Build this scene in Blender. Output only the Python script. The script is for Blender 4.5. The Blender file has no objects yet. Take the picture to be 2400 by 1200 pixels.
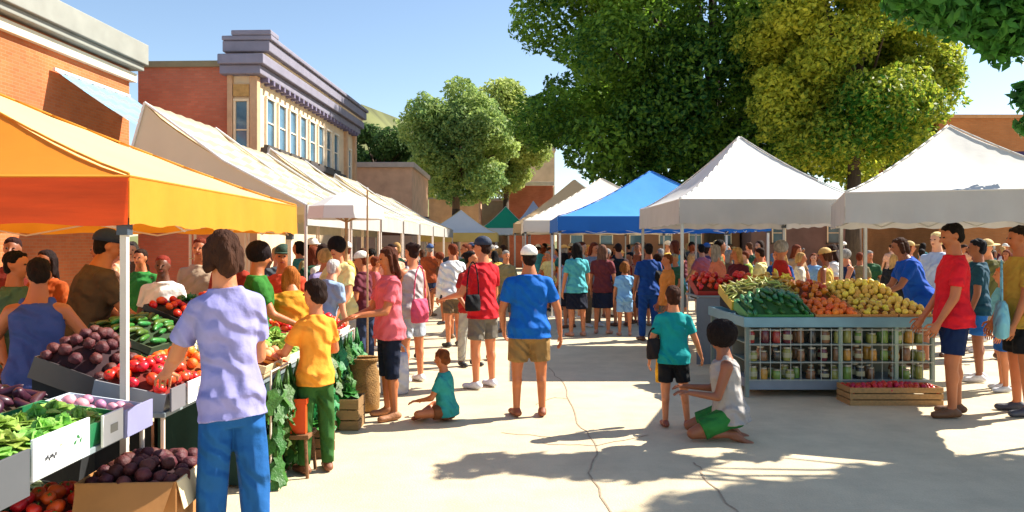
import bpy, bmesh, math, random
import numpy as np
from mathutils import Vector as V, Matrix, Euler, noise
R = math.radians
C = bpy.context.scene.collection
sc = bpy.context.scene
random.seed(11)
# ------------------------------------------------------------------ camera, sky, sun, exposure
F = 1800.0; HZ = 575.0; CH = 1.8            # focal length and horizon of the photograph in its own pixels, eye height
cam = bpy.data.cameras.new('camera'); co = bpy.data.objects.new('camera', cam); C.objects.link(co)
co.location = (0, 0, CH); co.rotation_euler = (R(90), 0, 0)
cam.sensor_width = 36; cam.lens = 36*F/2400; cam.shift_y = -(600-HZ)/2400; cam.clip_end = 2000; cam.clip_start = .05
sc.camera = co
SUN_AZ = R(68)                              # measured from +Y towards +X: behind the scene and to the right
SUN_EL = R(43)
w = bpy.data.worlds.new("World"); sc.world = w; w.use_nodes = True
nt = w.node_tree; bg = nt.nodes['Background']
sky = nt.nodes.new('ShaderNodeTexSky'); sky.sky_type = 'NISHITA'; sky.sun_disc = False
sky.sun_elevation = SUN_EL; sky.sun_rotation = SUN_AZ; sky.air_density = 1.0; sky.dust_density = .3; sky.ozone_density = 1.0
nt.links.new(sky.outputs[0], bg.inputs[0]); bg.inputs[1].default_value = .088
sl = bpy.data.lights.new('sun', 'SUN'); sl.energy = 5; sl.angle = R(.5); sl.color = (1, .93, .82)
so = bpy.data.objects.new('sun', sl); C.objects.link(so)
sd = V((math.sin(SUN_AZ)*math.cos(SUN_EL), math.cos(SUN_AZ)*math.cos(SUN_EL), math.sin(SUN_EL)))
so.rotation_euler = sd.to_track_quat('Z', 'Y').to_euler(); so.location = (20, 20, 30)
sc.view_settings.view_transform = 'Standard'; sc.view_settings.look = 'None'; sc.view_settings.exposure = 1.2; sc.view_settings.gamma = 1
def X(u, Y): return (u-1200)/F*Y
def Z(v, Y): return CH-(v-HZ)/F*Y
def GY(v): return CH*F/(v-HZ)

# ------------------------------------------------------------------ materials
MATS = {}
def srgb(h):
    h = h.lstrip('#'); c = [int(h[i:i+2], 16)/255 for i in (0, 2, 4)]
    return tuple(((x+.055)/1.055)**2.4 if x > .04045 else x/12.92 for x in c)
def mat(name, col, rough=.7, var=.18, scale=6, bump=.15, bscale=None, transl=0, metal=0, stretch=None, coat=0, rnd=0):
    if isinstance(col, str): col = srgb(col)
    key = (name, tuple(round(c, 4) for c in col), rough, var, scale, bump, transl, metal, rnd)
    if key in MATS: return MATS[key]
    m = bpy.data.materials.new(name); m.use_nodes = True; n = m.node_tree; L = n.links
    p = n.nodes['Principled BSDF']; p.inputs['Roughness'].default_value = rough; p.inputs['Metallic'].default_value = metal
    if coat: p.inputs['Coat Weight'].default_value = coat
    tc = n.nodes.new('ShaderNodeTexCoord'); src = tc.outputs['Object']
    if stretch:
        mp = n.nodes.new('ShaderNodeMapping'); mp.inputs['Scale'].default_value = stretch; L.new(src, mp.inputs[0]); src = mp.outputs[0]
    nz = n.nodes.new('ShaderNodeTexNoise'); nz.inputs['Scale'].default_value = scale; nz.inputs['Detail'].default_value = 5; L.new(src, nz.inputs['Vector'])
    rp = n.nodes.new('ShaderNodeValToRGB'); rp.color_ramp.elements[0].position = .3; rp.color_ramp.elements[1].position = .7
    rp.color_ramp.elements[0].color = tuple(c*(1-var) for c in col)+(1,); rp.color_ramp.elements[1].color = tuple(min(1, c*(1+var)) for c in col)+(1,)
    L.new(nz.outputs[0], rp.inputs[0]); out = rp.outputs[0]
    if rnd:
        oi = n.nodes.new('ShaderNodeObjectInfo'); hs = n.nodes.new('ShaderNodeHueSaturation')
        mr = n.nodes.new('ShaderNodeMapRange'); mr.inputs[3].default_value = .5-rnd*.07; mr.inputs[4].default_value = .5+rnd*.07
        mv = n.nodes.new('ShaderNodeMapRange'); mv.inputs[3].default_value = 1-rnd*.5; mv.inputs[4].default_value = 1+rnd*.35
        L.new(oi.outputs['Random'], mr.inputs[0]); L.new(oi.outputs['Random'], mv.inputs[0])
        L.new(mr.outputs[0], hs.inputs['Hue']); L.new(mv.outputs[0], hs.inputs['Value']); L.new(out, hs.inputs['Color']); out = hs.outputs[0]
    L.new(out, p.inputs['Base Color'])
    if bump:
        n2 = n.nodes.new('ShaderNodeTexNoise'); n2.inputs['Scale'].default_value = bscale or scale*4; n2.inputs['Detail'].default_value = 3; L.new(src, n2.inputs['Vector'])
        b = n.nodes.new('ShaderNodeBump'); b.inputs['Strength'].default_value = bump; b.inputs['Distance'].default_value = .02
        L.new(n2.outputs[0], b.inputs['Height']); L.new(b.outputs[0], p.inputs['Normal'])
    if transl:
        t = n.nodes.new('ShaderNodeBsdfTranslucent'); L.new(out, t.inputs[0])
        mx = n.nodes.new('ShaderNodeMixShader'); mx.inputs[0].default_value = transl
        L.new(p.outputs[0], mx.inputs[1]); L.new(t.outputs[0], mx.inputs[2]); L.new(mx.outputs[0], n.nodes['Material Output'].inputs[0])
    MATS[key] = m; return m
def brick(name, c1, c2, mortar, sx=.22, sz=.075):
    m = bpy.data.materials.new(name); m.use_nodes = True; n = m.node_tree; L = n.links; p = n.nodes['Principled BSDF']; p.inputs['Roughness'].default_value = .9
    tc = n.nodes.new('ShaderNodeTexCoord'); s = n.nodes.new('ShaderNodeSeparateXYZ'); L.new(tc.outputs['Object'], s.inputs[0])
    a = n.nodes.new('ShaderNodeMath'); a.operation = 'ADD'; L.new(s.outputs[0], a.inputs[0]); L.new(s.outputs[1], a.inputs[1])
    cb = n.nodes.new('ShaderNodeCombineXYZ'); L.new(a.outputs[0], cb.inputs[0]); L.new(s.outputs[2], cb.inputs[1])
    b = n.nodes.new('ShaderNodeTexBrick'); L.new(cb.outputs[0], b.inputs['Vector'])
    b.inputs['Color1'].default_value = srgb(c1)+(1,); b.inputs['Color2'].default_value = srgb(c2)+(1,); b.inputs['Mortar'].default_value = srgb(mortar)+(1,)
    b.inputs['Scale'].default_value = 1; b.inputs['Brick Width'].default_value = sx; b.inputs['Row Height'].default_value = sz; b.inputs['Mortar Size'].default_value = .007
    nz = n.nodes.new('ShaderNodeTexNoise'); nz.inputs['Scale'].default_value = .7; nz.inputs['Detail'].default_value = 6; L.new(tc.outputs['Object'], nz.inputs['Vector'])
    mr = n.nodes.new('ShaderNodeMapRange'); mr.inputs[1].default_value = .3; mr.inputs[2].default_value = .7; mr.inputs[3].default_value = .8; mr.inputs[4].default_value = 1.2; L.new(nz.outputs[0], mr.inputs[0])
    mx = n.nodes.new('ShaderNodeMix'); mx.data_type = 'RGBA'; mx.blend_type = 'MULTIPLY'; mx.inputs[0].default_value = 1
    L.new(b.outputs[0], mx.inputs[6]); L.new(mr.outputs[0], mx.inputs[7]); L.new(mx.outputs[2], p.inputs['Base Color'])
    bp = n.nodes.new('ShaderNodeBump'); bp.inputs['Strength'].default_value = .5; bp.inputs['Distance'].default_value = .01; bp.invert = True; L.new(b.outputs[1], bp.inputs['Height']); L.new(bp.outputs[0], p.inputs['Normal'])
    return m
def stripes(name, c1, c2, axis, width, transl=.2):
    m = mat(name, c1, .8, .05, 3, .1, transl=transl); n = m.node_tree; L = n.links
    rp = [q for q in n.nodes if q.type == 'VALTORGB'][0]
    tc = [q for q in n.nodes if q.type == 'TEX_COORD'][0]
    s = n.nodes.new('ShaderNodeSeparateXYZ'); L.new(tc.outputs['Object'], s.inputs[0])
    a = n.nodes.new('ShaderNodeMath'); a.operation = 'DIVIDE'; a.inputs[1].default_value = width; L.new(s.outputs[axis], a.inputs[0])
    f = n.nodes.new('ShaderNodeMath'); f.operation = 'FRACT'; L.new(a.outputs[0], f.inputs[0])
    g = n.nodes.new('ShaderNodeMath'); g.operation = 'GREATER_THAN'; g.inputs[1].default_value = .55; L.new(f.outputs[0], g.inputs[0])
    mx = n.nodes.new('ShaderNodeMix'); mx.data_type = 'RGBA'; L.new(g.outputs[0], mx.inputs[0]); L.new(rp.outputs[0], mx.inputs[6]); mx.inputs[7].default_value = srgb(c2)+(1,)
    for l in list(rp.outputs[0].links):
        if l.to_node != mx: L.new(mx.outputs[2], l.to_socket)
    return m

# ------------------------------------------------------------------ mesh helpers
class MB:
    def __init__(s): s.v = []; s.f = []
    def add(s, vs, fs):
        o = len(s.v); s.v += [tuple(q) for q in vs]; s.f += [tuple(i+o for i in q) for q in fs]; return s
    def box(s, x0, x1, y0, y1, z0, z1):
        return s.add([(x0,y0,z0),(x1,y0,z0),(x1,y1,z0),(x0,y1,z0),(x0,y0,z1),(x1,y0,z1),(x1,y1,z1),(x0,y1,z1)],
                     [(0,3,2,1),(4,5,6,7),(0,1,5,4),(1,2,6,5),(2,3,7,6),(3,0,4,7)])
    def loft(s, secs, n=10, caps=True):
        # secs: (centre, a, b, side, axis)
        vs = []; fs = []
        for c, a, b, sd_, ax in secs:
            d = ax.cross(sd_).normalized()
            for k in range(n):
                t = 2*math.pi*k/n; vs.append(c+sd_*(a*math.cos(t))+d*(b*math.sin(t)))
        m = len(secs)
        for i in range(m-1):
            for k in range(n):
                k2 = (k+1) % n; fs.append((i*n+k, i*n+k2, (i+1)*n+k2, (i+1)*n+k))
        if caps: fs.append(tuple(reversed(range(n)))); fs.append(tuple(range((m-1)*n, m*n)))
        return s.add(vs, fs)
    def cap(s, p0, p1, r0, r1, n=10, fl=1, side=None, rounded=True):
        p0 = V(p0); p1 = V(p1); ax = (p1-p0).normalized()
        sd_ = side or (V((1,0,0)) if abs(ax.x) < .8 else V((0,1,0))); sd_ = (sd_-ax*sd_.dot(ax)).normalized()
        S = []
        if rounded:
            for t in (-80, -50, -25): S.append((p0+ax*(r0*math.sin(R(t))), r0*math.cos(R(t)), r0*math.cos(R(t))*fl, sd_, ax))
        S.append((p0, r0, r0*fl, sd_, ax)); S.append((p1, r1, r1*fl, sd_, ax))
        if rounded:
            for t in (25, 50, 80): S.append((p1+ax*(r1*math.sin(R(t))), r1*math.cos(R(t)), r1*math.cos(R(t))*fl, sd_, ax))
        return s.loft(S, n)
    def tube(s, p0, p1, r0, r1=None, n=8): return s.cap(p0, p1, r0, r0 if r1 is None else r1, n, rounded=False)
    def ell(s, c, rx, ry, rz, M=None, n=12, m=8):
        c = V(c); vs = [c+((M@V((0,0,-rz))) if M else V((0,0,-rz)))]; fs = []
        for i in range(1, m):
            ph = -math.pi/2+math.pi*i/m
            for k in range(n):
                t = 2*math.pi*k/n; p = V((rx*math.cos(ph)*math.cos(t), ry*math.cos(ph)*math.sin(t), rz*math.sin(ph)))
                vs.append(c+(M@p if M else p))
        vs.append(c+((M@V((0,0,rz))) if M else V((0,0,rz))))
        for k in range(n): fs.append((0, 1+(k+1) % n, 1+k))
        for i in range(m-2):
            for k in range(n): a = 1+i*n; k2 = (k+1) % n; fs.append((a+k, a+k2, a+n+k2, a+n+k))
        a = 1+(m-2)*n
        for k in range(n): fs.append((a+k, a+(k+1) % n, len(vs)-1))
        return s.add(vs, fs)
    def build(s, name, m=None, parent=None, smooth=False, bev=0):
        me = bpy.data.meshes.new(name); me.from_pydata(s.v, [], s.f); me.update()
        if smooth: me.polygons.foreach_set('use_smooth', [True]*len(me.polygons))
        o = bpy.data.objects.new(name, me); C.objects.link(o)
        if m: me.materials.append(m)
        if parent: o.parent = parent
        if bev:
            b = o.modifiers.new('b', 'BEVEL'); b.width = bev; b.segments = 2; b.limit_method = 'ANGLE'
        return o
def tag(o, label=None, cat=None, group=None, kind=None):
    if label: o['label'] = label
    if cat: o['category'] = cat
    if group: o['group'] = group
    if kind: o['kind'] = kind
    return o
def empty(name, loc, rz=0, label=None, cat=None, group=None):
    o = bpy.data.objects.new(name, None); C.objects.link(o); o.location = loc; o.rotation_euler = (0, 0, rz); o.empty_display_size = .1
    return tag(o, label, cat, group)
def copy_tree(o, parent=None):
    c = o.copy(); C.objects.link(c); c.parent = parent
    for ch in o.children: copy_tree(ch, c)
    return c

# ------------------------------------------------------------------ people
PENDING = []
def unit(v): return V(v).normalized()
def remeshed(mb, name, m, vox, parent=None, it=4, extra=None, wob=0):
    o = mb.build(name, m, parent); r = o.modifiers.new('r', 'REMESH'); r.mode = 'VOXEL'; r.voxel_size = vox
    s = o.modifiers.new('s', 'SMOOTH'); s.factor = .5; s.iterations = it
    PENDING.append((o, extra, wob)); return o
def finalize():
    bpy.context.view_layer.update(); dg = bpy.context.evaluated_depsgraph_get(); res = []
    for o, ex, wob in PENDING: res.append(bpy.data.meshes.new_from_object(o.evaluated_get(dg)))
    for (o, ex, wob), me in zip(PENDING, res):
        o.modifiers.clear(); old = o.data; nm = old.name
        if wob:
            me.update(); nv = len(me.vertices); cs = np.empty(nv*3); me.vertices.foreach_get('co', cs); cs = cs.reshape(-1, 3)
            ns = np.empty(nv*3); me.vertex_normals.foreach_get('vector', ns); ns = ns.reshape(-1, 3)
            sx, sy, sz, am = wob; off = hash_seed(o.name)
            d = np.array([noise.noise(V((p[0]*sx+off, p[1]*sy, p[2]*sz))) for p in cs])
            d += .5*np.array([noise.noise(V((p[0]*sx*2.3+off, p[1]*sy*2.3, p[2]*sz*2.3+5))) for p in cs])
            cs += ns*(d*am)[:, None]; me.vertices.foreach_set('co', cs.ravel())
        if ex:
            bm = bmesh.new(); bm.from_mesh(me)
            vs = [bm.verts.new(p) for p in ex.v]
            for f in ex.f: bm.faces.new([vs[i] for i in f])
            bm.normal_update(); bm.to_mesh(me); bm.free()
        me.polygons.foreach_set('use_smooth', [True]*len(me.polygons))
        o.data = me; bpy.data.meshes.remove(old); me.name = nm
def hash_seed(s): return (sum(ord(c)*(i+1) for i, c in enumerate(s)) % 97)*1.37
SKINS = {'tan': '#c47a50', 'light': '#d99a74', 'brown': '#8e5537', 'dark': '#5f3722', 'warm': '#b56a3e'}
def skinmat(k): return mat('skin_'+k, SKINS[k], .5, .16, 5, .12, bscale=70)
CL = {}
def cloth(c, nm='cloth'):
    if (c, nm) in CL: return CL[(c, nm)]
    m = mat(nm, c, .85, .12, 7, .5, bscale=16); n = m.node_tree; L = n.links; p = n.nodes['Principled BSDF']; b1 = [q for q in n.nodes if q.type == 'BUMP'][0]; tc = [q for q in n.nodes if q.type == 'TEX_COORD'][0]
    mp = n.nodes.new('ShaderNodeMapping'); mp.inputs['Rotation'].default_value = (.5, .7, .4); L.new(tc.outputs['Object'], mp.inputs[0])
    wv = n.nodes.new('ShaderNodeTexWave'); wv.inputs['Scale'].default_value = 2.6; wv.inputs['Distortion'].default_value = 9; wv.inputs['Detail'].default_value = 2; wv.inputs['Detail Scale'].default_value = 1.3; L.new(mp.outputs[0], wv.inputs[0])
    b2 = n.nodes.new('ShaderNodeBump'); b2.inputs['Strength'].default_value = .55; b2.inputs['Distance'].default_value = .035; L.new(wv.outputs[1], b2.inputs['Height']); L.new(b1.outputs[0], b2.inputs['Normal'])
    fn = n.nodes.new('ShaderNodeTexNoise'); fn.inputs['Scale'].default_value = 260; L.new(tc.outputs['Object'], fn.inputs[0])
    b3 = n.nodes.new('ShaderNodeBump'); b3.inputs['Strength'].default_value = .25; b3.inputs['Distance'].default_value = .004; L.new(fn.outputs[0], b3.inputs['Height']); L.new(b2.outputs[0], b3.inputs['Normal'])
    p.inputs['Specular IOR Level'].default_value = .2; L.new(b3.outputs[0], p.inputs['Normal']); CL[(c, nm)] = m; return m
def person(x, y, H, face, skin, top, bottom, hair, label, pose=None, vox=.013, build=1.0, hat=None, shoe='#5a3a28', group=None, cat='person', z=0, child=False, sock=None):
    P = dict(spine=(0,0,1), twist=0, head=(0,0), la=((-.22,.05,-1),(-.05,.3,-1)), ra=((.22,.05,-1),(.05,.3,-1)),
             ll=((-.07,.02,-1),(-.02,-.05,-1)), rl=((.07,-.02,-1),(.02,-.05,-1)), lf=(-.2,1,0), rf=(.2,1,0), hip=None)
    if pose: P.update(pose)
    hs = 1.22 if child else 1.0
    sp = unit(P['spine']); tw = Matrix.Rotation(R(P['twist']), 3, 'Z'); sv = tw @ V((1,0,0)); sv = (sv-sp*sv.dot(sp)).normalized(); fw = sp.cross(sv)
    LL = {}; legs = {}
    for s, k, fk in ((-1,'ll','lf'), (1,'rl','rf')):
        hj = V((s*.05*H*build, 0, 0)); kn = hj+unit(P[k][0])*.24*H; an = kn+unit(P[k][1])*.235*H; legs[s] = [hj, kn, an, unit(P[fk])]
    hz = P['hip']*H if P['hip'] is not None else -min(legs[s][2].z for s in legs)+.045*H
    hip = V((0,0,hz))
    for s in legs: legs[s][:3] = [q+hip for q in legs[s][:3]]
    T = lambda t, f=0: hip+sp*((t-.0)*H)+fw*(f*H)
    B = build
    SEC = [(-.045,.07,.05,0),(-.02,.092,.066,-.004),(.02,.098,.07,-.006),(.06,.09,.062,0),(.10,.081,.056,.004),(.15,.087,.06,.006),(.21,.098,.066,.006),(.265,.102,.062,.002),(.295,.082,.05,-.002),(.318,.055,.041,-.004),(.335,.045,.037,-.004)]
    if child: SEC = [(t, a*1.04, b*1.1, f) for t, a, b, f in SEC]
    mb = MB()
    mb.loft([(T(t, f), a*H*B, b*H*B, sv, sp) for t, a, b, f in SEC]+[(T(.39), .033*H, .034*H, sv, sp)], 14)
    # arms
    arms = {}
    for s, k in ((-1,'la'), (1,'ra')):
        sh = T(.28)+sv*(s*.1*H*B); u1 = tw @ unit(P[k][0]); el = sh+u1*.172*H; u2 = tw @ unit(P[k][1]); wr = el+u2*.15*H; arms[s] = (sh, el, wr, u1, u2)
        mb.cap(T(.288)+sv*(s*.05*H*B), sh, .032*H, .032*H*B, 10); mb.cap(sh, el, .031*H*B, .024*H, 10); mb.cap(el, wr, .0245*H, .0155*H, 10)
    ex = MB()
    for s in arms:
        sh, el, wr, u1, u2 = arms[s]; pn = V((-s,0,0)) if abs(u2.z) > .5 else V((0,0,-1)); side = u2.cross(pn).normalized(); pn = side.cross(u2).normalized()
        if pn.dot(V((-s,0,0)) if abs(u2.z) > .5 else V((0,0,-1))) < 0: pn = -pn
        pe = wr+u2*.052*H; mb.cap(wr+u2*.012*H, pe-u2*.012*H, .021*H, .024*H, 8, .5, side)
        if side.y < 0: side = -side
        for i, (o_, l_) in enumerate(((-.0185,.036),(-.0065,.044),(.006,.047),(.018,.043))):
            b0 = pe+side*o_*H-u2*.01*H; d1 = (u2+pn*.22+side*o_*6).normalized(); m1 = b0+d1*l_*.62*H; d2 = (u2+pn*(.75+.1*i)).normalized(); m2 = m1+d2*l_*.5*H
            ex.cap(b0, m1, .0052*H, .0048*H, 6); ex.cap(m1, m2, .0047*H, .0038*H, 6)
        b0 = wr+u2*.018*H+side*.018*H; m1 = b0+(u2*.8+side*.9+pn*.2).normalized()*.026*H; m2 = m1+(u2+side*.15+pn*.3).normalized()*.022*H
        ex.cap(b0, m1, .0065*H, .0055*H, 6); ex.cap(m1, m2, .0053*H, .0042*H, 6)
    # legs
    for s in legs:
        hj, kn, an, fd = legs[s]
        mb.cap(hj, kn, .054*H*B, .035*H, 10); mb.cap(kn, an, .0335*H, .021*H, 10)
        cm = kn.lerp(an, .28)-fd*.008*H; mb.ell(cm, .031*H, .031*H, .05*H, (an-kn).to_track_quat('Z','Y').to_matrix(), 8, 6)
        dn = V((0,0,-1)) if abs(fd.z) < .5 else -(an-kn).normalized()
        mb.cap(an+dn*.022*H-fd*.022*H, an+dn*.028*H+fd*.085*H, .023*H, .02*H, 8, .75)
        mb.cap(an, an+dn*.02*H+fd*.03*H, .021*H, .022*H, 8)
    # head
    hd = Matrix.Rotation(R(P['head'][0]+P['twist']), 3, 'Z') @ Matrix.Rotation(R(-P['head'][1]), 3, 'X')
    hc = T(.385)+ (sp*.4+V((0,0,.6))).normalized()*.048*H*hs + hd @ V((0,.012*H,0))
    q = lambda a, b, c: hc+hd @ V((a*H*hs, b*H*hs, c*H*hs))
    e = lambda p, a, b, c: mb.ell(p, a*H*hs, b*H*hs, c*H*hs, hd, 12, 9)
    e(q(0,-.006,.012), .044, .055, .05); e(q(0,.008,-.018), .036, .042, .045); e(q(0,.022,-.045), .02, .021, .018)
    mb.cap(T(.34), q(0,-.01,-.02), .034*H, .031*H*hs, 10)
    mb.cap(q(0,.05,.004), q(0,.061,-.014), .005*H*hs, .0085*H*hs, 6)
    for s in (-1, 1):
        mb.ell(q(s*.0445,-.004,-.005), .006*H, .011*H, .016*H, hd, 8, 6)
    body = remeshed(mb, 'person', skinmat(skin), vox, None, 3 if vox < .016 else 2, ex)
    body.location = (x, y, z); body.rotation_euler = (0, 0, R(face)); tag(body, label, cat, group)
    near = vox < .016
    # face
    if near or abs((face+P['head'][0]) % 360-180) < 100:
        for s in (-1, 1):
            m = MB(); m.ell(q(s*.0175,.0465,.004), .0075*H*hs, .005*H*hs, .0045*H*hs, hd, 8, 6); m.build('eye', mat('eye', '#1c130e', .2, 0, 5, 0), body, True)
        m = MB(); m.ell(q(0,.0465,-.032), .014*H*hs, .004*H*hs, .004*H*hs, hd, 8, 6); m.build('mouth', mat('lips', '#8e3b33', .5, .05, 20, 0), body, True)
    # hair
    kind, hcol = hair; hm = mat('hair', hcol, .8, .35, 30, .8, bscale=60, stretch=(1,1,.35))
    hm.node_tree.nodes['Principled BSDF'].inputs['Specular IOR Level'].default_value = .15
    if kind != 'bald':
        m = MB(); g = 1.0
        if kind == 'afro': k_ = P.get('hair', 1); m.ell(q(0,-.012-.012*(k_-1),.024), .066*H*hs*k_, .07*H*hs*k_, .066*H*hs*k_, hd)
        else: m.ell(q(0,-.015,.023), .0475*H*hs, .056*H*hs, .049*H*hs, hd); m.ell(q(0,-.03,-.006), .043*H*hs, .036*H*hs, .045*H*hs, hd); m.ell(q(0,.004,.045), .04*H*hs, .034*H*hs, .02*H*hs, hd)
        if kind in ('long', 'wavy'):
            for s in (-1, -.33, .33, 1):
                m.cap(q(s*.036,-.03,.01), q(s*.042,-.042,-.115), .022*H*hs, .017*H*hs, 8); 
            for s in (-1, 1): m.cap(q(s*.045,-.004,.01), q(s*.047,-.004,-.08), .015*H*hs, .014*H*hs, 8)
        if kind == 'bob':
            for s in (-1, 1): m.cap(q(s*.042,-.01,.01), q(s*.044,-.012,-.04), .02*H*hs, .018*H*hs, 8)
            m.cap(q(0,-.045,0), q(0,-.045,-.045), .035*H*hs, .033*H*hs, 8)
        if kind == 'bun': m.ell(q(0,-.062,.035), .026*H*hs, .026*H*hs, .026*H*hs, hd)
        if kind == 'pony': m.cap(q(0,-.062,.03), q(0,-.085,-.06), .018*H*hs, .012*H*hs, 8)
        remeshed(m, 'hair', hm, min(vox, .011) if near else vox, body, 2, None, (30, 30, 12, .009 if near else .005))
    if hat:
        hk, hcl = hat; m = MB(); cm_ = mat('hat_cloth', hcl, .8, .1, 12, .3)
        secs = [(q(0,-.012,.03+.052*math.sin(R(t))), .053*H*hs*math.cos(R(t)), .063*H*hs*math.cos(R(t)), hd @ V((1,0,0)), hd @ V((0,0,1))) for t in (-12, 10, 30, 50, 70, 86)]
        m.loft(secs, 16)
        if hk == 'cap': m.loft([(q(0,.05,.03), .04*H*hs, .05*H*hs, hd @ V((1,0,0)), hd @ V((0,.1,1))), (q(0,.05,.026), .041*H*hs, .051*H*hs, hd @ V((1,0,0)), hd @ V((0,.1,1)))], 14)
        if hk == 'brim': m.loft([(q(0,-.01,.026), .1*H*hs, .11*H*hs, hd @ V((1,0,0)), hd @ V((0,0,1))), (q(0,-.01,.03), .099*H*hs, .109*H*hs, hd @ V((1,0,0)), hd @ V((0,0,1)))], 20)
        m.build('cap' if hk == 'cap' else 'hat', cm_, body, True)
    # clothes
    tk, tc = top; m = MB(); i0 = .012
    if tk == 'tank': S_ = [s_ for s_ in SEC if s_[0] <= .27]+[(.3,.066,.046,0),(.312,.05,.036,0)]
    else: S_ = SEC[:-1]+[(.333,.05,.04,-.004)]
    hem = P.get('hem', -.045); S_ = [s_ for s_ in S_ if s_[0] > hem]; f_ = S_[0]
    S_ = [(hem, max(f_[1], .1), max(f_[2], .074), f_[3])]+S_
    m.loft([(T(t, f), (a+i0+(.012 if t < .05 else .006 if t < .12 else 0))*H*B, (b+i0+(.014 if t < .05 else .008 if t < .12 else 0))*H*B, sv, sp) for t, a, b, f in S_], 16)
    if tk != 'tank':
        for s in arms:
            sh, el, wr, u1, u2 = arms[s]; m.cap(T(.292)+sv*(s*.045*H*B), sh-u1*.002*H, .036*H, .037*H*B, 10)
            if tk == 'tee': m.cap(sh, sh.lerp(el, .66), .037*H*B, .037*H, 12, rounded=False); m.ell(sh, .037*H*B, .037*H*B, .037*H*B)
            else: m.cap(sh, el, .041*H*B, .033*H, 10); m.cap(el, el.lerp(wr, .9), .033*H, .025*H, 10)
    else:
        for s in arms: m.cap(T(.27)+sv*(s*.062*H*B), T(.318)+sv*(s*.052*H*B)+fw*-.004*H, .026*H, .02*H, 8, 1)
    remeshed(m, 'shirt', cloth(tc, 'shirt_cloth'), vox if near else vox, body, 2, None, (5.5, 5.5, 3.4, .011*H/1.75) if near else (9, 9, 7, .01))
    bk, bc = bottom; m = MB(); bmt = cloth(bc, 'denim' if bk == 'pants' else 'shorts_cloth')
    pel = [(-.07,.075,.06,0),(-.04,.098,.073,0),(0,.107,.08,-.004),(.05,.1,.073,0),(.075,.092,.068,0)]
    m.loft([(T(t, f), a*H*B, b*H*B, sv, sp) for t, a, b, f in pel], 14)
    if bk == 'skirt':
        dn = V((0,0,-1)); m.loft([(hip+dn*(d*H), a*H*B, b*H*B, sv, V((0,0,1))) for d, a, b in ((.22,.125,.11),(.12,.12,.098),(.0,.108,.082))], 16)
        nm = 'skirt'
    else:
        fr = {'shorts': .78, 'capri': 1, 'pants': 1, 'briefs': .45}[bk]; nm = 'trousers' if bk in ('pants', 'capri') else 'shorts'
        for s in legs:
            hj, kn, an, fd = legs[s]
            if bk == 'shorts': m.cap(hj, hj.lerp(kn, fr), .062*H*B, .056*H*B, 12, rounded=False); m.ell(hj, .062*H*B, .062*H*B, .062*H*B)
            elif bk == 'briefs': m.cap(hj, hj.lerp(kn, fr), .063*H*B, .06*H*B, 12, rounded=False); m.ell(hj, .062*H*B, .062*H*B, .062*H*B)
            else:
                m.cap(hj, kn, .061*H*B, .045*H, 12)
                if bk == 'pants': m.cap(kn, kn.lerp(an, .98), .045*H, .035*H, 12, rounded=False)
                else: m.cap(kn, kn.lerp(an, .15), .045*H, .046*H, 12, rounded=False)
    remeshed(m, nm, bmt, vox, body, 2, None, (6, 6, 3, .006) if near else None)
    if shoe:
        for s in legs:
            hj, kn, an, fd = legs[s]; m = MB(); dn = V((0,0,-1)) if abs(fd.z) < .5 else -(an-kn).normalized()
            m.cap(an+dn*.02*H-fd*.022*H, an+dn*.026*H+fd*.088*H, .027*H, .024*H, 10, .8)
            m.cap(an+dn*.008*H-fd*.004*H, an+dn*.02*H+fd*.03*H, .027*H, .025*H, 8)
            remeshed(m, 'shoe', mat('shoe_leather', shoe, .6, .15, 12, .2), vox, body, 1)
    return body
# ------------------------------------------------------------------ ground, hills
def ground_mat():
    m = mat('pale_concrete', '#cfbe9c', .85, .07, .6, .25, bscale=60)
    n = m.node_tree; L = n.links; rp = [q for q in n.nodes if q.type == 'VALTORGB'][0]; tc = [q for q in n.nodes if q.type == 'TEX_COORD'][0]
    sp = n.nodes.new('ShaderNodeTexNoise'); sp.inputs['Scale'].default_value = 90; sp.inputs['Detail'].default_value = 4; L.new(tc.outputs['Object'], sp.inputs['Vector'])
    st = n.nodes.new('ShaderNodeTexNoise'); st.inputs['Scale'].default_value = 2.2; st.inputs['Detail'].default_value = 8; st.inputs['Roughness'].default_value = .7; L.new(tc.outputs['Object'], st.inputs['Vector'])
    a = n.nodes.new('ShaderNodeMapRange'); a.inputs[1].default_value = .3; a.inputs[2].default_value = .7; a.inputs[3].default_value = .9; a.inputs[4].default_value = 1.06; L.new(sp.outputs[0], a.inputs[0])
    b = n.nodes.new('ShaderNodeMapRange'); b.inputs[1].default_value = .35; b.inputs[2].default_value = .6; b.inputs[3].default_value = .86; b.inputs[4].default_value = 1.03; L.new(st.outputs[0], b.inputs[0])
    c = n.nodes.new('ShaderNodeMath'); c.operation = 'MULTIPLY'; L.new(a.outputs[0], c.inputs[0]); L.new(b.outputs[0], c.inputs[1])
    mx = n.nodes.new('ShaderNodeMix'); mx.data_type = 'RGBA'; mx.blend_type = 'MULTIPLY'; mx.inputs[0].default_value = 1
    L.new(rp.outputs[0], mx.inputs[6]); L.new(c.outputs[0], mx.inputs[7])
    for l in list(rp.outputs[0].links):
        if l.to_node != mx: L.new(mx.outputs[2], l.to_socket)
    return m
g = MB(); g.add([(-600,-100,0),(600,-100,0),(600,900,0),(-600,900,0)], [(0,1,2,3)]); tag(g.build('ground', ground_mat()), kind='structure')
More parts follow.
